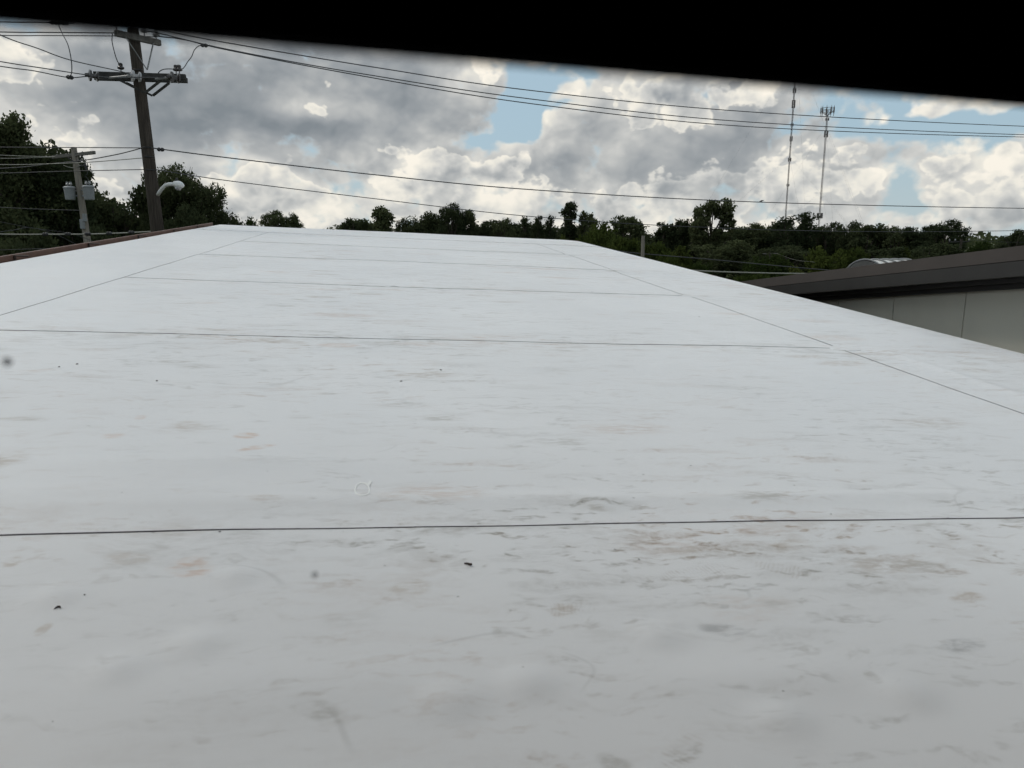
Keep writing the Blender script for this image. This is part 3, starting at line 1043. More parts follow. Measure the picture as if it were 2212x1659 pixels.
DP = 18.0
tp, bp = at(287, 62, DP), at(340, 497, DP)
gp = vec_down(tp, bp)
pole = empty('utility_pole', gp)
tag(pole, 'tall leaning wooden utility pole with two crossarms and a street lamp, behind the roof', 'utility pole')


def L(p):
    return Vector(p) - gp


mb = MB()
nseg = 14
mb.tube([L(gp.lerp(tp, i / nseg)) for i in range(nseg + 1)], [0.185 - 0.065 * i / nseg for i in range(nseg + 1)], 16)
mb.build('pole_shaft', M['wood'], pole, smooth=False)
# upper crossarm, turned toward the viewer at its left end
ua, ub = at(249, 71, 17.45), at(346, 93, 18.35)
mb = MB()
mb.beam(L(ua), L(ub), 0.10, 0.13)
up_arm = mb.build('crossarm', M['arm_wood'], pole, bevel=0.008)
off = (ub - ua).normalized().cross(Vector((0, 0, 1)))
if off.y > 0:
    off = -off
for (px, py, dd, m) in ((252, 64, 17.5, 'porc_dark'), (312.5, 79.5, 18.05, 'porcelain'), (338.5, 88, 18.28, 'porcelain')):
    mb = MB()
    insulator(mb, L(at(px, py, dd)), s=1.05)
    mb.build('insulator', M[m], up_arm)
mid = at(333, 158, 18.0)
for e in (0.18, 0.80):
    mb = MB()
    mb.beam(L(ua.lerp(ub, e) + off * 0.06 - Vector((0, 0, .05))), L(at(318, 151, 17.85)), 0.035, 0.010)
    mb.build('brace', M['steel'], pole)
# lower double crossarm
la, lb = at(203, 160.5, 17.75), at(401, 166.5, 17.85)
for k, dd in ((0, 0.0), (1, 0.36)):
    mb = MB()
    q = Vector((0, dd, 0))
    mb.beam(L(la + q - (Vector((0.18, 0, 0)) if k else Vector())), L(lb + q - (Vector((0.12, 0, 0)) if k else Vector())), 0.09, 0.115)
    mb.build('crossarm', M['arm_dark'], pole, bevel=0.006)
    for ex in (256, 350):
        mb = MB()
        mb.beam(L(at(ex, 172, 17.7) + q), L(at(312 if ex < 312 else 314, 200, 17.7) + q), 0.045, 0.045)
        mb.build('brace', M['arm_dark'], pole)
for (px, py, m, s) in ((262, 157, 'porc_dark', 1.0), (381, 160, 'porc_dark', 0.95), (388, 160, 'porc_dark', 0.95)):
    mb = MB()
    insulator(mb, L(at(px, py + 2, 17.8)), s=s)
    mb.build('insulator', M[m], pole)
for (px, py, dd) in ((196, 163, 17.5), (372, 167, 17.5), (288, 164, 17.4)):
    mb = MB()
    c = L(at(px, py, dd))
    mb.lathe(c, Vector((-0.75, -0.6, 0.05)), [(0.03, -0.16), (0.10, -0.15), (0.11, -0.12), (0.05, -0.10), (0.05, -0.02), (0.12, -0.01), (0.125, 0.03), (0.05, 0.05), (0.03, 0.12)], 14)
    mb.build('strain_insulator', M['porcelain' if px == 288 else 'porc_dark'], pole)
for (a, b) in (((236, 168.5), (288, 163)), ((336, 171), (372, 167))):
    mb = MB()
    mb.tube([L(at(*a, 17.62)), L(at(*b, 17.45))], 0.025, 6)
    mb.build('link', M['steel'], pole)
# pole bands and small hardware
for py in (150, 318, 338, 366):
    x = 287 + (py - 62) * 53 / 435
    mb = MB()
    mb.tube([L(at(x - 9, py, 17.86)), L(at(x + 10, py + 1, 17.86))], 0.016, 6)
    mb.build('bolt', M['iron'], pole)
# street lamp
sl = MB()
arm_px = [(341, 421), (345, 414), (350, 407), (357, 400.5), (365, 398), (378, 397.5)]
sl.tube([L(at(x, y, 17.85 - 0.05 * i)) for i, (x, y) in enumerate(arm_px)], 0.042, 8)
lamp = sl.build('street_lamp', M['lamp'], pole, smooth=True)
hc0, hc1 = at(375, 396.5, 17.6), at(400, 402, 17.5)
mb = MB()
ha = (hc1 - hc0)
mb.lathe(L(hc0), ha, [(0.03, 0), (0.06, 0.02), (0.075, 0.07), (0.085, 0.12), (0.085, 0.17), (0.07, 0.22), (0.04, 0.27), (0.01, 0.285)], 16)
lh = mb.build('lamp_head', M['lamp'], lamp, smooth=True)
mb = MB()
mb.lathe(L(hc0 + ha * 0.38) - Vector((0, 0, .06)), (0, 0, -1), [(0.075, 0), (0.07, 0.04), (0.04, 0.07)], 14)
mb.build('lens', M['porcelain'], lh, smooth=True)
mb = MB()
mb.lathe(L(hc0 + ha * 0.3) + Vector((0, 0, .07)), (0, 0, 1), [(0.03, 0), (0.03, 0.06), (0.015, 0.07)], 10)
mb.build('photocell', M['iron'], lh)

# second pole with transformers
D2 = 35.0
t2, b2 = at(159, 318, D2), at(190, 530, D2)
g2 = vec_down(t2, b2)
p2 = empty('utility_pole', g2)
tag(p2, 'grey wooden pole with two transformer cans and one crossarm before the left trees', 'utility pole')


def L2(p):
    return Vector(p) - g2


mb = MB()
mb.tube([L2(g2.lerp(t2, i / 10)) for i in range(11)], [0.20 - 0.075 * i / 10 for i in range(11)], 14)
mb.build('pole_shaft', M['wood_pale'], p2)
mb = MB()
mb.beam(L2(at(114, 339.5, 36.2)), L2(at(204, 329.5, 34.0)), 0.11, 0.14)
mb.build('crossarm', M['arm_wood'], p2, bevel=0.006)
for (a, b) in (((145, 339), (160, 350)), ((178, 336), (169, 350))):
    mb = MB()
    mb.beam(L2(at(*a, 34.8)), L2(at(*b, 34.8)), 0.05, 0.05)
    mb.build('brace', M['arm_dark'], p2)
for (x, y0_, y1_, dd) in ((152.5, 404, 432, 34.8), (193.5, 402, 432, 34.6)):
    c = L2(at(x, y1_, dd))
    hh = at(x, y0_, dd).z - at(x, y1_, dd).z
    mb = MB()
    mb.lathe(c, (0, 0, 1), [(0.19, 0), (0.205, 0.03), (0.235, hh - 0.06), (0.255, hh - 0.06), (0.255, hh - 0.02), (0.2, hh + 0.03), (0.05, hh + 0.05)], 20)
    can = mb.build('transformer', M['can'], p2, smooth=False)
    for k in (-0.07, 0.08):
        mb = MB()
        insulator(mb, c + Vector((k, 0, hh + 0.0)), s=1.0)
        mb.build('bushing', M['porcelain'], can)
    mb = MB()
    px_ = L2(at(172 if x < 170 else 174, y0_ + 8, 35))
    mb.beam(c + Vector((0, 0, hh - 0.15)), Vector((px_.x, px_.y, c.z + hh - 0.15)), 0.06, 0.06)
    mb.beam(c + Vector((0, 0, 0.2)), Vector((px_.x, px_.y, c.z + 0.2)), 0.06, 0.06)
    mb.build('bracket', M['can'], can)
mb = MB()
mb.tube([L2(at(183, 352, 34.8)), L2(at(186, 366, 34.8))], 0.05, 8)
mb.tube([L2(at(170, 360, 35)), L2(at(183, 357, 34.8))], 0.03, 6)
mb.build('cutout_fuse', M['iron'], p2)
mb = MB()
mb.tube([L2(at(x, y, 34.7)) for x, y in ((186, 366), (190, 371), (188, 377), (183, 379), (189, 385), (193, 395), (192, 402))], 0.012, 5)
mb.build('drop_wire', M['wire'], p2)
mb = MB()
mb.tube([L2(at(x, y, 34.9)) for x, y in ((137, 357), (148, 361), (160, 363), (170, 359), (176, 356))], 0.018, 5)
mb.build('jumper', M['wire_pale'], p2)
for (x0, y0_, x1, y1_) in ((180, 462, 186, 478), (174, 474, 182, 494)):
    mb = MB()
    mb.box(L2(at((x0 + x1) / 2, (y0_ + y1_) / 2, 34.8)), (abs(x1 - x0) * 35 / FPX, 0.15, abs(y1_ - y0_) * 35 / FPX))
    mb.build('meter_box', M['can'], p2, bevel=0.02)

# short pole stump beyond the right roof edge, far crossarm pole at the tree line, pole among the trees
D3 = 62.0
t3 = at(1389.5, 509, D3)
p3 = MB()
p3.tube([(0, 0, 0), (0, 0, t3.z * 0.5), (0, 0, t3.z)], [0.17, 0.15, 0.135], 12)
o3 = p3.build('utility_pole', M['wood_pale'])
o3.location = (t3.x, t3.y, 0)
tag(o3, 'bare grey pole rising behind the right roof edge before the trees', 'utility pole')

D4 = 92.0
t4 = at(2077, 516, D4)
p4 = empty('utility_pole', (t4.x, t4.y, 0))
tag(p4, 'distant dark pole with a single crossarm above the brown fascia', 'utility pole')
mb = MB()
mb.tube([(0, 0, 0), (0, 0, t4.z)], [0.19, 0.14], 10)
mb.build('pole_shaft', M['wood'], p4)
mb = MB()
a, b = at(2050, 522.5, D4), at(2094, 521.5, D4)
o_ = Vector((t4.x, t4.y, 0))
mb.beam(a - o_, b - o_, 0.12, 0.13)
mb.build('crossarm', M['arm_dark'], p4)
for f in (0.02, 0.3, 0.97):
    mb = MB()
    insulator(mb, a.lerp(b, f) - o_ + Vector((0, 0, 0.05)), s=1.3)
    mb.build('insulator', M['porcelain'], p4)

D5 = 76.0
t5 = at(1662, 545, D5)
p5 = empty('utility_pole', (t5.x, t5.y, 0))
tag(p5, 'small pole with a pale crossarm half hidden among the right-hand trees', 'utility pole')
mb = MB()
mb.tube([(0, 0, 0), (0, 0, t5.z)], [0.16, 0.12], 10)
mb.build('pole_shaft', M['wood'], p5)
mb = MB()
o5 = Vector((t5.x, t5.y, 0))
a5, b5 = at(1648, 548, D5), at(1678, 547.5, D5)
mb.beam(a5 - o5, b5 - o5, 0.09, 0.10)
mb.build('crossarm', M['arm_wood'], p5)

# ------------------------------------------------------------------ overhead lines
def spline(pts, n=8):
    out = []
    P = [pts[0] * 2 - pts[1]] + pts + [pts[-1] * 2 - pts[-2]]
    for i in range(1, len(P) - 2):
        for k in range(n):
            t = k / n
            a, b, c, d_ = P[i - 1], P[i], P[i + 1], P[i + 2]
            out.append(0.5 * ((2 * b) + (c - a) * t + (2 * a - 5 * b + 4 * c - d_) * t * t + (3 * b - a - 3 * c + d_) * t ** 3))
    out.append(pts[-1])
    return out


def wire(px, d0, d1, label, rad=0.013, m='wire', cat='power line', group=None, name='power_line', clips=()):
    """a line hung in one vertical plane between its two ends"""
    A, B = at(*px[0], d0), at(*px[-1], d1)
    h = (B - A)
    nn_ = Vector((h.y, -h.x, 0)).normalized()
    pts = []
    for p in px:
        d = ray(*p)
        t = (A - EYE).dot(nn_) / d.dot(nn_)
        pts.append(EYE + d * t)
    c = spline(pts)
    mb = MB()
    mb.tube([q - A for q in c], rad * 0.78, 6)
    o = mb.build(name, M[m])
    o.location = A
    tag(o, label, cat, group)
    for p in clips:
        d = ray(*p)
        t = (A - EYE).dot(nn_) / d.dot(nn_)
        q = EYE + d * t - A
        k = MB()
        ax_ = h.normalized()
        k.lathe(q - ax_ * 0.08, ax_, [(0.02, 0), (0.045, 0.03), (0.045, 0.07), (0.02, 0.08), (0.045, 0.09), (0.045, 0.13), (0.02, 0.16)], 8)
        k.build('clamp', M['iron'], o)
    return o


wire([(252, 52), (316, 59), (494, 93), (820, 147), (1152, 196), (1624, 242), (2212, 272.7), (2700, 285)], 17.5, 36, 'highest of the power lines running right from the tall pole', 0.016)
wire([(312, 69), (340, 71), (494, 107), (768, 157), (1152, 214.5), (1624, 264), (2212, 291), (2700, 300)], 18.05, 36, 'middle one of the three upper power lines right of the tall pole', 0.016)
wire([(338.5, 78), (400, 86), (494, 108.5), (768, 161.5), (1152, 224.5), (1624, 274), (2212, 296), (2700, 301)], 18.3, 37, 'lowest of the three upper power lines right of the tall pole', 0.016, clips=((441, 98),))
wire([(331, 320), (494, 341), (824, 379), (1152, 410), (1624, 436), (2212, 450), (2700, 452)], 17.9, 34, 'dark cable running right from half-way up the tall pole', 0.017, clips=((347, 323),))
wire([(335, 366), (494, 390.5), (824, 431), (1097, 463), (1342, 482), (1523, 491), (1700, 497.5), (1941, 500.5), (2212, 498), (2700, 490)], 17.9, 36, 'lowest thin cable running right from the tall pole across the treetops', 0.013)
wire([(1300, 536), (1366, 546), (1530, 560), (1700.6, 576), (1850, 588), (2100, 604)], 63, 58, 'black cable passing the bare grey pole before the right trees', 0.05)
wire([(1400, 578), (1512, 585), (1600, 588.5), (1724, 591), (1900, 592), (2100, 591)], 46, 46, 'thick pale cable low before the bushes beside the brown fascia', 0.055, 'wire_pale')
wire([(2093, 518), (2135, 521), (2180, 523), (2400, 526)], D4, 92, 'thin line running right from the distant crossarm pole', 0.02)
wire([(1678, 547), (1690, 552), (1720, 562), (1760, 566)], D5, 70, 'thin line falling right from the pale crossarm among trees', 0.012, 'wire_pale')
# to the left of the tall pole
wire([(249, 71), (180, 70.5), (90, 69.8), (0, 69), (-400, 60)], 17.45, 16.5, 'upper of two level power lines left of the tall pole top', 0.015)
wire([(338, 80), (290, 78), (180, 77.2), (90, 76.8), (0, 76.4), (-400, 68)], 18.3, 17, 'lower of two level power lines left of the tall pole top', 0.013)
wire([(160, 50.5), (125, 49), (60, 47.8), (0, 47.3), (-400, 40)], 17.2, 16, 'power line ending at the black window head, upper left', 0.015, clips=((116, 48.6), (124, 49), (140, 50)))
wire([(286, 163), (262, 154.6), (153, 130), (80, 104), (0, 75.3), (-200, -20)], 17.4, 12.5, 'steepest power line rising left from the lower crossarm', 0.014)
wire([(372, 168), (300, 167), (240, 167.5), (182, 161), (91, 147), (0, 132.8), (-300, 80)], 17.5, 13.5, 'upper of two drooping lines left of the lower crossarm', 0.013)
wire([(196, 164.5), (182, 165.5), (145.5, 167), (73, 153), (0, 143), (-300, 95)], 17.5, 13.8, 'lower of two drooping lines left of the lower crossarm', 0.014, clips=((151, 167),))
wire([(306, 319.5), (200, 318.8), (100, 318.4), (0, 318), (-300, 316)], 17.9, 17.5, 'level cable running left from half-way up the tall pole', 0.013)
wire([(307, 319.4), (280, 327), (245.5, 335), (183, 346), (100, 355), (0, 364), (-300, 376)], 17.9, 21, 'cable drooping left below the level one of the tall pole', 0.015)
wire([(311, 341), (250, 346), (185, 350.7), (100, 354), (0, 355.5), (-300, 350)], 17.9, 19.5, 'thin cable crossing just under the left crossarm', 0.012, 'wire_pale')
wire([(315, 366), (180, 369), (90, 371.5), (0, 374), (-300, 378)], 17.9, 19, 'cable left of the tall pole just above the transformer cans', 0.012)
wire([(125, 338.8), (60, 337.5), (0, 335), (-200, 325)], 36, 35, 'upper line leaving the left end of the transformer pole crossarm', 0.02, 'wire_pale')
wire([(130, 338.5), (60, 341), (0, 342), (-200, 338)], 36, 35, 'lower line leaving the left end of the transformer pole crossarm', 0.02, 'wire_pale')
wire([(172, 454.5), (90, 452), (0, 447.8), (-200, 436)], 34.9, 34, 'cable running left from the transformer pole below its cans', 0.022)
wire([(331, 500), (260, 503.5), (190, 505.8), (100, 506.2), (0, 505.8), (-300, 500)], 18.1, 19, 'thick pale cable with clips near the gutter, left of the tall pole', 0.020, 'wire_pale', clips=((98, 506.2), (147, 506), (190, 505.6), (236, 504.6), (284, 502.4)))
wire([(161, 526), (120, 506), (67, 492), (30, 497), (0, 501), (-200, 530)], 33, 28, 'sagging service drop cable low before the left trees', 0.018)
wire([(200, 520), (150, 504), (67, 492), (0, 479), (-200, 440)], 33, 27, 'thin service cable rising left before the left trees', 0.014)
wire([(130, 536), (60, 538), (0, 540), (-200, 546)], 30, 30, 'lowest thin cable just above the gutter at far left', 0.014)
# jumper leads at the tall pole
wire([(124, 49), (135, 73), (146, 95), (152, 118), (155, 142), (154, 160), (147, 167)], 17.2, 16.8, 'curved jumper lead hanging left of the tall pole', 0.013, cat='jumper wire', name='jumper_wire')
wire([(243, 73), (242, 88), (246, 108), (252, 128), (261, 146)], 17.45, 17.8, 'short jumper lead between the crossarms left of the pole', 0.013, cat='jumper wire', name='jumper_wire')
wire([(441, 98), (430, 99), (420, 108), (414, 122), (405, 134), (398, 145), (391, 149), (360, 149), (348, 152), (342, 158), (341, 166)], 18.6, 17.8, 'looped jumper lead right of the tall pole', 0.013, cat='jumper wire', name='jumper_wire')

# ------------------------------------------------------------------ radio masts
def mast(px0, py0, px1, py1, dist, face, label, head=None, boxes=()):
    a = at(px0, py0, dist)
    base = Vector((a.x, a.y, 0))
    root = empty('radio_mast', base)
    tag(root, label, 'radio mast')
    Ht = at(px1, py1, dist).z
    cs = [Vector((face / 2 * math.cos(t), face / 2 * math.sin(t), 0)) * 1.15 for t in (R(90), R(210), R(330))]
    mb = MB()
    for c in cs:
        mb.tube([c, c + Vector((0, 0, Ht))], 0.045, 5)
    mb.build('leg_tubes', M['tower'], root)
    mb = MB()
    nb_ = int(Ht / (face * 1.25))
    for i in range(nb_):
        z0, z1 = Ht * i / nb_, Ht * (i + 1) / nb_
        for k in range(3):
            p, q = cs[k], cs[(k + 1) % 3]
            if i % 2:
                p, q = q, p
            mb.tube([p + Vector((0, 0, z0)), q + Vector((0, 0, z1))], 0.04, 4, False)
            mb.tube([p + Vector((0, 0, z1)), q + Vector((0, 0, z1))], 0.035, 4, False)
    mb.build('lattice', M['tower'], root)
    if head:
        z = at(px1, head, dist).z
        for zz, r in ((z, 1.75), (z + 0.9, 1.75)):
            mb = MB()
            pts = [Vector((r * 1.2 * math.cos(t), r * 1.2 * math.sin(t), zz)) for t in np.linspace(0, 2 * math.pi, 13)]
            mb.tube(pts, 0.07, 5)
            mb.build('platform_ring', M['tower'], root)
        for t in np.linspace(0, 2 * math.pi, 9, endpoint=False):
            c = Vector((2.1 * math.cos(t), 2.1 * math.sin(t), z))
            mb = MB()
            mb.tube([c + Vector((0, 0, -1.6)), c + Vector((0, 0, 2.6 if int(t * 3) % 2 else 1.6))], 0.06, 5)
            mb.box(c + Vector((0, 0, 0.2)), (0.28, 0.2, 1.7))
            mb.tube([c, Vector((0, 0, z - 1.6))], 0.06, 5)
            mb.build('antenna', M['tower'], root)
    for (py, w, h) in boxes:
        z = at(px1, py, dist).z
        for sx_ in (-1, 1):
            mb = MB()
            mb.box((sx_ * (face / 2 + w / 2), -face / 2, z), (w, 0.5, h))
            mb.tube([(0, 0, z), (sx_ * (face / 2 + w / 2), -face / 2, z)], 0.05, 5)
            mb.build('antenna', M['tower'], root)
    # guys
    for k, t in enumerate((R(20), R(140), R(260))):
        for fz in (0.45, 0.9):
            mb = MB()
            mb.tube([(0, 0, Ht * fz), (Ht * 0.55 * math.cos(t), Ht * 0.55 * math.sin(t), 0)], 0.012, 4)
            mb.build('guy_wire', M['tower'], root)
    return root


mast(1696, 480, 1719, 60, 260, 0.42, 'taller left radio mast rising behind the trees into the window head', boxes=((400, .2, .8), (345, .25, 1.2), (300, .2, 1.6), (270, .2, .9), (225, .3, 2.5), (196, .3, 1.5)))
mast(1769, 480, 1787, 238, 260, 0.5, 'shorter right radio mast with a ring of antennas at its top', head=240, boxes=((466, 0.7, 1.8), (290, .35, 2.0), (258, .3, .8)))

# ------------------------------------------------------------------ bird on the cable
bp_ = at(1645.5, 434.6, 26.0)
bird = MB()
bird.lathe(Vector((-0.09, 0, 0)), (1, 0, 0.25), [(0.006, -0.09), (0.014, -0.05), (0.03, 0.0), (0.045, 0.05), (0.048, 0.09), (0.036, 0.13), (0.026, 0.15), (0.032, 0.175), (0.022, 0.205), (0.004, 0.235)], 10)
bo = bird.build('bird', M['bird'], smooth=True)
bo.location = bp_
bo.scale = (0.5, 0.5, 0.5)
tag(bo, 'small black bird by the cable left of the radio masts', 'bird')

# ------------------------------------------------------------------ trees
def leaf_mesh(name, lobes, nclump, per, leaf, seed, spread, m, squash=0.8, hollow=0.55):
    r = np.random.default_rng(seed)
    lob = np.array(lobes, float)
    vol = lob[:, 3] * lob[:, 4] * lob[:, 5]
    idx = r.choice(len(lob), nclump, p=vol ** 0.75 / (vol ** 0.75).sum())
    dirs = r.normal(size=(nclump, 3))
    dirs /= np.linalg.norm(dirs, axis=1)[:, None]
    rad = hollow + (1.04 - hollow) * r.random(nclump) ** 0.6
    cen = lob[idx, :3] + dirs * rad[:, None] * lob[idx, 3:6]
    csz = spread * (0.5 + r.random(nclump))
    n = nclump * per
    ci = np.repeat(np.arange(nclump), per)
    off = np.clip(r.normal(size=(n, 3)), -1.5, 1.5) * csz[ci][:, None] * np.array([1, 1, squash])
    p = cen[ci] + off
    t = r.normal(size=(n, 3))
    t /= np.linalg.norm(t, axis=1)[:, None]
    a = np.cross(t, r.normal(size=(n, 3)))
    a /= np.linalg.norm(a, axis=1)[:, None]
    s = leaf * (0.55 + 0.9 * r.random(n))[:, None]
    v = np.empty((n, 4, 3))
    v[:, 0] = p - t * s
    v[:, 1] = p + a * s * 0.55
    v[:, 2] = p + t * s
    v[:, 3] = p - a * s * 0.55
    me = bpy.data.meshes.new(name)
    me.vertices.add(n * 4)
    me.vertices.foreach_set('co', v.reshape(-1))
    me.loops.add(n * 4)
    me.loops.foreach_set('vertex_index', np.arange(n * 4))
    me.polygons.add(n)
    me.polygons.foreach_set('loop_start', np.arange(n) * 4)
    me.polygons.foreach_set('loop_total', np.full(n, 4))
    me.update()
    me.validate()
    me.materials.append(m)
    return me


def trunk_mesh(lobes, seed, tr=0.03):
    r = random.Random(seed)
    mb = MB()
    topz = max(l[2] for l in lobes)
    n = 6
    line = [Vector((0.02 * math.sin(i * 1.3 + seed), 0.02 * math.cos(i * 1.7 + seed), topz * i / n)) for i in range(n + 1)]
    line[0] = Vector((0, 0, -0.02))
    mb.tube(line, [tr * (1 - 0.75 * i / n) for i in range(n + 1)], 8)
    for l in lobes:
        z0 = l[2] * r.uniform(0.35, 0.6)
        a = Vector((0, 0, z0))
        b = Vector((l[0], l[1], l[2] + l[5] * 0.3))
        c = a.lerp(b, 0.5) + Vector((r.uniform(-.03, .03), r.uniform(-.03, .03), 0.02))
        mb.tube([a, c, b], [tr * 0.5, tr * 0.32, tr * 0.1], 6)
        for k in range(3):
            e = b + Vector((r.uniform(-1, 1) * l[3], r.uniform(-1, 1) * l[4], r.uniform(-0.5, 1) * l[5])) * 0.8
            mb.tube([c.lerp(b, 0.4), e], [tr * 0.18, tr * 0.05], 4)
    me = bpy.data.meshes.new('trunk')
    me.from_pydata(mb.v, [], mb.f)
    me.materials.append(M['bark'])
    return me


def rlobes(seed, n, w, zlo, zhi, rlo, rhi, taper=0.0):
    r = random.Random(seed)
    out = []
    for i in range(n):
        f = (i + 0.5) / n
        z = zlo + (zhi - zlo) * f
        a = i * 2.4 + r.uniform(-.5, .5)
        rr = r.uniform(rlo, rhi) * (1 - taper * f)
        d_ = w * (1 - taper * f) * math.sqrt(r.uniform(0.1, 1)) * (math.sin(math.pi * (0.22 + f * 0.62)) ** 0.5)
        out.append((d_ * math.cos(a), d_ * math.sin(a), z, rr, rr, rr * r.uniform(.7, .95)))
    return out


# unit-height crown designs: name -> list of (lobes, crown mesh, trunk mesh)
def design(lobes, seed, nclump, per, leaf, spread, m, hollow=0.5):
    return (leaf_mesh('crown', lobes, nclump, per, leaf, seed, spread, m, hollow=hollow), trunk_mesh(lobes, seed))


K = {}
K['round'] = [design(rlobes(s, 24, 0.31, 0.20, 0.93, 0.05, 0.16), s, 1000, 13, 0.018, 0.030, M['leaf'], 0.4) for s in (1, 2, 3)]
K['open'] = [design([(-.16, 0, .62, .13, .15, .13), (-.10, .05, .80, .12, .14, .12), (.02, 0, .90, .09, .10, .07), (.17, 0, .84, .12, .12, .13), (.22, .02, .68, .09, .1, .08),
                     (.10, 0, .55, .10, .12, .08), (-.05, 0, .42, .14, .14, .10), (.12, .05, .36, .14, .16, .1), (.25, 0, .52, .06, .06, .05), (-.2, 0, .45, .07, .08, .06)], 11, 430, 15, 0.022, 0.026, M['leaf'], 0.35)]
K['column'] = [design(rlobes(s, 14, 0.10, 0.15, 0.94, 0.05, 0.10, 0.35), s, 460, 14, 0.017, 0.024, M['leaf']) for s in (21, 22)]
K['cone'] = [design(rlobes(s, 18, 0.20, 0.10, 0.96, 0.07, 0.14, 0.75), s, 560, 14, 0.019, 0.028, M['leaf']) for s in (31, 32)]
K['spread'] = [design(rlobes(s, 15, 0.34, 0.35, 0.90, 0.06, 0.13), s, 480, 14, 0.021, 0.030, M['leaf'], 0.35) for s in (41, 42)]
K['bush'] = [design(rlobes(s, 9, 0.42, 0.18, 0.74, 0.20, 0.30), s, 480, 16, 0.034, 0.05, M['leaf_green'], 0.5) for s in (51, 52)]
K['lime'] = [design(rlobes(s, 9, 0.32, 0.15, 0.78, 0.16, 0.24, 0.4), s, 420, 16, 0.03, 0.045, M['leaf_lime'], 0.5) for s in (61, 62)]
K['near'] = [design(rlobes(s, 18, 0.30, 0.16, 0.90, 0.10, 0.17), s, 2600, 20, 0.0095, 0.020, M['leaf']) for s in (71, 72)]
K['nearpine'] = [design([(-.05, 0, .95, .05, .05, .06)] + rlobes(75, 20, 0.24, 0.14, 0.93, 0.08, 0.14, 0.4), 75, 2600, 20, 0.0095, 0.018, M['leaf'])]

WIDE = {'round': .80, 'open': .66, 'column': .30, 'cone': .5, 'spread': .82, 'bush': 1.25, 'lime': .95, 'near': .82, 'nearpine': .66}


def tree(kind, var, px, ptop, width, dist, label, name='tree', cat='tree', group=None, rz=None):
    t = at(px, ptop, dist)
    Ht = t.z / (0.985 if kind in ('near', 'nearpine', 'open', 'column') else 0.945)
    o = empty(name, (t.x, t.y, 0), random.uniform(0, 6.28) if rz is None else rz)
    w = width * (1.3 if dist > 80 and kind in ('round', 'cone', 'spread') else 1.12) * dist / FPX / (WIDE[kind])
    o.scale = (w, w, Ht)
    tag(o, label, cat, group)
    cm, tm = K[kind][var % len(K[kind])]
    c = bpy.data.objects.new('crown', cm)
    col.objects.link(c)
    c.parent = o
    k = bpy.data.objects.new('trunk', tm)
    col.objects.link(k)
    k.parent = o
    return o


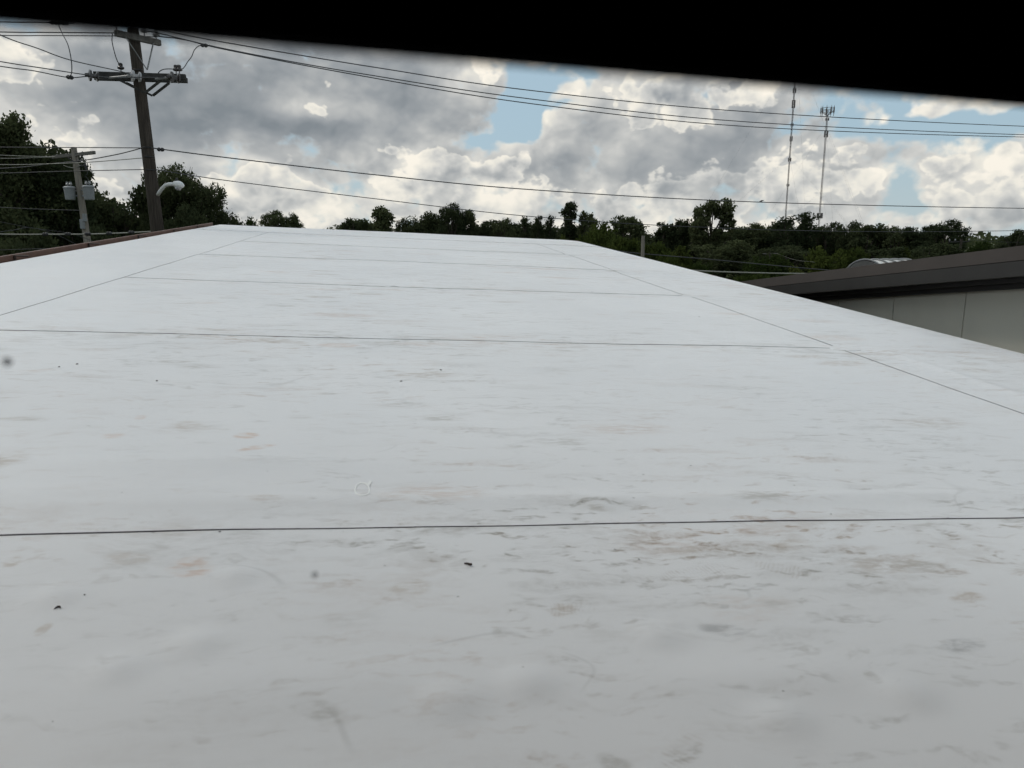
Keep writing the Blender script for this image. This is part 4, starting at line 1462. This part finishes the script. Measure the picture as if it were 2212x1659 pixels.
GL, GF, GR, GB = 'trees at the left', 'far trees behind the roof', 'trees along the right tree line', 'bushes before the right tree line'
TREES = [
    # left of the tall pole
    ('nearpine', 0, 12, 262, 230, 44, 'tall dense dark tree at the left picture edge', GL),
    ('near', 0, 112, 338, 190, 46, 'broad dark tree right behind the transformer pole', GL),
    ('near', 1, -60, 300, 300, 52, 'dark tree cut by the left picture edge', GL),
    ('round', 1, 275, 452, 100, 68, 'low dark tree just left of the tall pole', GL),
    ('round', 0, 246, 436, 160, 66, 'lower dark tree between the two poles', GL),
    ('round', 1, 180, 420, 170, 70, 'dark tree showing right below the transformer cans', GL),
    ('round', 2, 60, 400, 260, 74, 'dark tree filling the back behind the transformer pole', GL),
    ('near', 0, 402, 366, 185, 60, 'round dark tree right of the tall pole and its lamp', GL),
    ('spread', 0, 330, 380, 95, 61, 'thin-crowned tree left of the round one, behind the tall pole', GL),
    ('round', 1, 455, 425, 80, 64, 'low shoulder of dark tree at the roof corner', GL),
    # behind the far roof edge
    ('bush', 0, 525, 477, 60, 170, 'lowest far tree just right of the roof corner', GF),
    ('round', 0, 596, 466, 60, 150, 'far rounded tree alone above the roof edge', GF),
    ('round', 2, 630, 472, 40, 152, 'smaller far tree touching the lone rounded one', GF),
    ('bush', 1, 712, 488, 36, 200, 'tiny far treetop peeping over the roof edge', GF),
    ('spread', 0, 764, 473, 60, 150, 'flat-topped far tree left of the twin-topped one', GF),
    ('open', 0, 824, 447, 74, 145, 'twin-topped far tree above the middle of the roof', GF),
    ('round', 1, 868, 478, 40, 150, 'short far tree right of the twin-topped one', GF),
    ('round', 2, 912, 470, 74, 150, 'broad far tree between two taller trees', GF),
    ('round', 0, 975, 452, 56, 142, 'far tree with rounded top, tallest near the roof middle', GF),
    ('spread', 1, 1008, 458, 52, 146, 'far leaning tree beside the tallest rounded one', GF),
    ('cone', 0, 1046, 478, 40, 150, 'first small pointed tree right of the rounded pair', GF),
    ('round', 1, 1084, 478, 50, 152, 'small bushy tree in the middle of the far row', GF),
    ('cone', 1, 1134, 473, 44, 140, 'pointed tree left of two narrow ones', GF),
    ('cone', 0, 1164, 464, 30, 135, 'narrow pointed tree beside the columnar one', GF),
    ('cone', 1, 1188, 469, 32, 135, 'second narrow pointed tree, nearest the columnar one', GF),
    # right tree line
    ('column', 0, 1229, 435, 40, 120, 'slender columnar tree standing well above its neighbours', GR),
    ('spread', 1, 1270, 462, 50, 120, 'loose spreading tree right of the columnar one', GR),
    ('open', 0, 1362, 466, 78, 110, 'ragged dark tree above the bare grey pole', GR),
    ('cone', 0, 1432, 478, 50, 118, 'dark pointed tree right of the bare grey pole', GR),
    ('spread', 0, 1470, 475, 58, 118, 'airy tree left of the tall open one', GR),
    ('open', 0, 1540, 430, 92, 112, 'tallest open-crowned tree with two heads, left of masts', GR),
    ('round', 0, 1616, 494, 84, 112, 'low dark tree right of the tallest open-crowned one', GR),
    ('round', 1, 1710, 470, 98, 110, 'rounded tree at the foot of the left radio mast', GR),
    ('round', 2, 1662, 492, 70, 116, 'dark tree just left of the masts, low topped', GR),
    ('round', 0, 1786, 492, 64, 112, 'dark tree at the foot of the shorter mast', GR),
    ('round', 2, 1832, 490, 56, 110, 'dark tree just right of the shorter mast', GR),
    ('open', 0, 1876, 484, 78, 106, 'see-through tree with sky gaps behind the skylight', GR),
    ('round', 1, 1930, 496, 74, 106, 'dense tree right of the see-through one', GR),
    ('spread', 1, 1992, 492, 70, 104, 'gappy tree left of the rightmost big one', GR),
    ('round', 0, 2044, 488, 74, 100, 'rightmost big dark tree beside the distant pole', GR),
    ('bush', 0, 2117, 524, 52, 130, 'low distant treetop right of the distant pole', GR),
    ('round', 2, 2200, 505, 70, 110, 'treetop at the right picture edge above the fascia', GR),
    ('round', 1, 1340, 492, 120, 140, 'dark tree filling behind the green bush', GR),
    ('round', 2, 1470, 500, 120, 135, 'dark tree filling behind the airy one', GR),
    ('round', 0, 1580, 500, 120, 135, 'dark tree filling behind the open-crowned one', GR),
    ('round', 1, 1750, 500, 140, 135, 'dark tree filling behind the two masts', GR),
    ('round', 2, 1900, 502, 140, 130, 'dark tree filling behind the skylight trees', GR),
    ('round', 0, 1010, 492, 130, 170, 'dark tree filling low behind the rounded pair', GF),
    ('round', 1, 1140, 492, 130, 165, 'dark tree filling low behind the pointed trees', GF),
    ('round', 2, 1240, 496, 120, 160, 'dark tree filling low behind the columnar one', GF),
    ('round', 0, 790, 484, 110, 175, 'dark tree filling low behind the flat-topped one', GF),
    ('round', 1, 950, 482, 110, 170, 'dark tree filling low left of the rounded pair', GF),
    ('round', 0, 1080, 486, 110, 168, 'dark tree filling low behind the small bushy one', GF),
    ('round', 1, 1190, 488, 110, 160, 'dark tree filling low behind the narrow pointed pair', GF),
    ('round', 2, 60, 345, 220, 58, 'dark tree between the edge tree and the transformer pole', GL),
    ('round', 2, 900, 490, 110, 172, 'dark tree filling low behind the twin-topped one', GF),
]
for (k, v, px, pt, w, dd, lab, grp) in TREES:
    nm = {'open': 'open_crowned_tree', 'column': 'columnar_tree', 'cone': 'pointed_tree', 'spread': 'spreading_tree'}.get(k, 'broadleaf_tree')
    tree(k, v, px, pt, w, dd, lab, nm, 'tree', grp, rz=(0 if k == 'open' and px > 1500 else None))

BUSHES = [
    ('bush', 0, 1290, 489, 100, 88, 'large green bush behind the right roof corner'),
    ('bush', 1, 1340, 505, 90, 84, 'green bush just left of the bare grey pole'),
    ('lime', 1, 1216, 497, 36, 100, 'small pale green bush below the columnar tree'),
    ('bush', 1, 1420, 518, 70, 84, 'mid green bush right of the bare grey pole'),
    ('lime', 0, 1470, 523, 64, 80, 'bright yellow-green bush above the black cable'),
    ('bush', 0, 1440, 552, 80, 70, 'dull green bush under the bright yellow-green one'),
    ('bush', 1, 1510, 562, 70, 66, 'low bush against the right roof edge'),
    ('round', 0, 1560, 530, 110, 84, 'dark green bush below the tallest open tree'),
    ('bush', 0, 1650, 556, 110, 74, 'dark low bush left of the small hidden pole'),
    ('lime', 1, 1720, 566, 60, 66, 'yellow-green bush left of the skylight'),
    ('bush', 1, 1640, 588, 110, 58, 'lowest green bush between roof edge and brown fascia'),
    ('bush', 0, 1790, 540, 80, 78, 'green bush right of the small hidden pole'),
    ('bush', 1, 1850, 530, 70, 82, 'green bush behind the left end of the skylight'),
    ('lime', 0, 1955, 528, 46, 84, 'olive bush behind the right end of the skylight'),
    ('lime', 1, 2062, 530, 44, 90, 'olive bush at the foot of the distant pole'),
    ('round', 1, 1900, 540, 120, 86, 'dark bush behind the middle of the skylight'),
    ('round', 2, 2010, 535, 110, 88, 'dark bush between skylight and distant pole'),
    ('round', 0, 1700, 540, 120, 88, 'dark bush behind the small hidden pole'),
    ('round', 1, 1340, 530, 110, 96, 'dark bush low behind the bare grey pole'),
    ('bush', 0, 60, 520, 190, 36, 'dark bush over the gutter at far left'),
    ('bush', 1, 240, 508, 150, 42, 'dark bush between the two poles, low by the gutter'),
    ('bush', 0, 400, 470, 150, 52, 'dark bush under the round tree at the roof corner'),
]
for (k, v, px, pt, w, dd, lab) in BUSHES:
    b = tree(k, v, px, pt, w, dd, lab, 'bush', 'bush', GB if px > 1000 else 'bushes at the left')
    if px < 500:
        cme = b.children[0].data
        for ch in b.children:
            if ch.name.startswith('crown'):
                ch.data = K['round'][v][0]

# ------------------------------------------------------------------ far-off wood along the horizon
dw = np.random.default_rng(91)
n = 9000
aa = dw.uniform(-0.75, 0.75, n)
dd_ = dw.uniform(420, 700, n)
hh_ = (4.5 + 3.0 * (0.5 + 0.5 * np.sin(aa * 37) * np.sin(aa * 91 + 1)) + dw.random(n) * 1.5)
zz_ = hh_ * dw.random(n) ** 0.6
pp = np.stack([dd_ * np.sin(aa), dd_ * np.cos(aa), zz_], -1)
t_ = dw.normal(size=(n, 3)); t_ /= np.linalg.norm(t_, axis=1)[:, None]
a_ = np.cross(t_, dw.normal(size=(n, 3))); a_ /= np.linalg.norm(a_, axis=1)[:, None]
sz = dw.uniform(0.9, 2.2, n)[:, None]
vv = np.stack([pp - t_ * sz, pp + a_ * sz * .7, pp + t_ * sz, pp - a_ * sz * .7], 1)
me = bpy.data.meshes.new('distant_wood')
me.from_pydata(vv.reshape(-1, 3).tolist(), [], (np.arange(n * 4).reshape(-1, 4)).tolist())
me.materials.append(M['leaf'])
ow = bpy.data.objects.new('distant_wood', me)
col.objects.link(ow)
tag(ow, 'far-off dark wood along the horizon behind everything', 'wood', kind='stuff')

# ------------------------------------------------------------------ litter on the roof
def on_roof(px, py, h=0.0):
    u, v = roof_uv(px, py)
    z = float(sheet_z(np.array([u]), np.array([v]))[0])
    return RM @ Vector((u, v, z + h))


twig = MB()
twig.tube([(-0.013, 0, 0.003), (-0.004, 0.001, 0.0045), (0.006, -0.001, 0.004), (0.013, -0.003, 0.006)], [0.0022, 0.003, 0.0036, 0.0042], 7)
to = twig.build('twig', M['debris'])
to.location = on_roof(1011, 1223)
to.rotation_euler = (0, 0, -0.4)
to.scale = (0.85, 0.8, 0.8)
tag(to, 'short brown twig lying alone below the nearest seam', 'twig')
curl = MB()
curl.tube([Vector((0.008 * math.cos(a), 0.010 * math.sin(a), 0.003 + 0.002 * math.sin(a))) for a in np.linspace(0.2, 3.4, 9)], [0.0012, 0.002, 0.0024, 0.0026, 0.0026, 0.0024, 0.002, 0.0016, 0.001], 6)
co_ = curl.build('dry_leaf_curl', M['debris'])
co_.location = on_roof(124, 1318)
co_.scale = (0.7, 0.7, 0.7)
tag(co_, 'curled dry scrap on the lower left of the white roof', 'scrap')
CH = [((232, 793), 'left one of two dark crumbs under the second seam'), ((303, 787), 'right one of two dark crumbs under the second seam'), ((617, 803), 'dark crumb alone, left of the roof middle'),
      ((867, 824), 'dark crumb right of the orange stain'), ((1279, 631), 'dark lump sitting on the third seam'), ((2048, 1121), 'dark lump sitting on the nearest seam at right'),
      ((1380, 1210), 'dark crumb below the nearest seam, right of the twig'), ((1257, 1090), 'dark crumb just above the nearest seam'), ((183, 1288), 'dark crumb near the curled scrap'),
      ((1510, 685), 'dark crumb left of the right-hand lap'), ((1492, 1008), 'dark crumb in the middle right of the roof'), ((475, 1152), 'dark crumb close under the nearest seam at left'),
      ((1795, 1113), 'dark crumb close above the nearest seam at right'), ((952, 800), 'tiny crumb in the middle of the second sheet')]
for i, ((px, py), lab) in enumerate(CH):
    if i in (0, 1, 2):
        px, py = ((128, 793), (167, 787), (339, 824))[i]
    mb = MB()
    r_ = random.Random(i)
    ks = 0.42 + 0.4 * (py < 850)
    prof = [(0.001 * ks, 0), (0.005 * ks, 0.0015 * ks), (0.006 * ks, 0.003 * ks), (0.0035 * ks, 0.005 * ks), (0.001 * ks, 0.006 * ks)]
    mb.lathe((0, 0, 0), (r_.uniform(-.2, .2), r_.uniform(-.2, .2), 1), prof, 7)
    mb.v = [(x * r_.uniform(.8, 1.2) * (1.6 if i % 2 else 1.0), y * r_.uniform(.8, 1.2), z) for x, y, z in mb.v]
    o = mb.build('crumb', M['debris' if i % 3 else 'debris_grey'])
    o.location = on_roof(px, py)
    o.rotation_euler = (0, 0, r_.uniform(0, 3))
    tag(o, lab, 'crumb', 'crumbs of debris on the white roof')
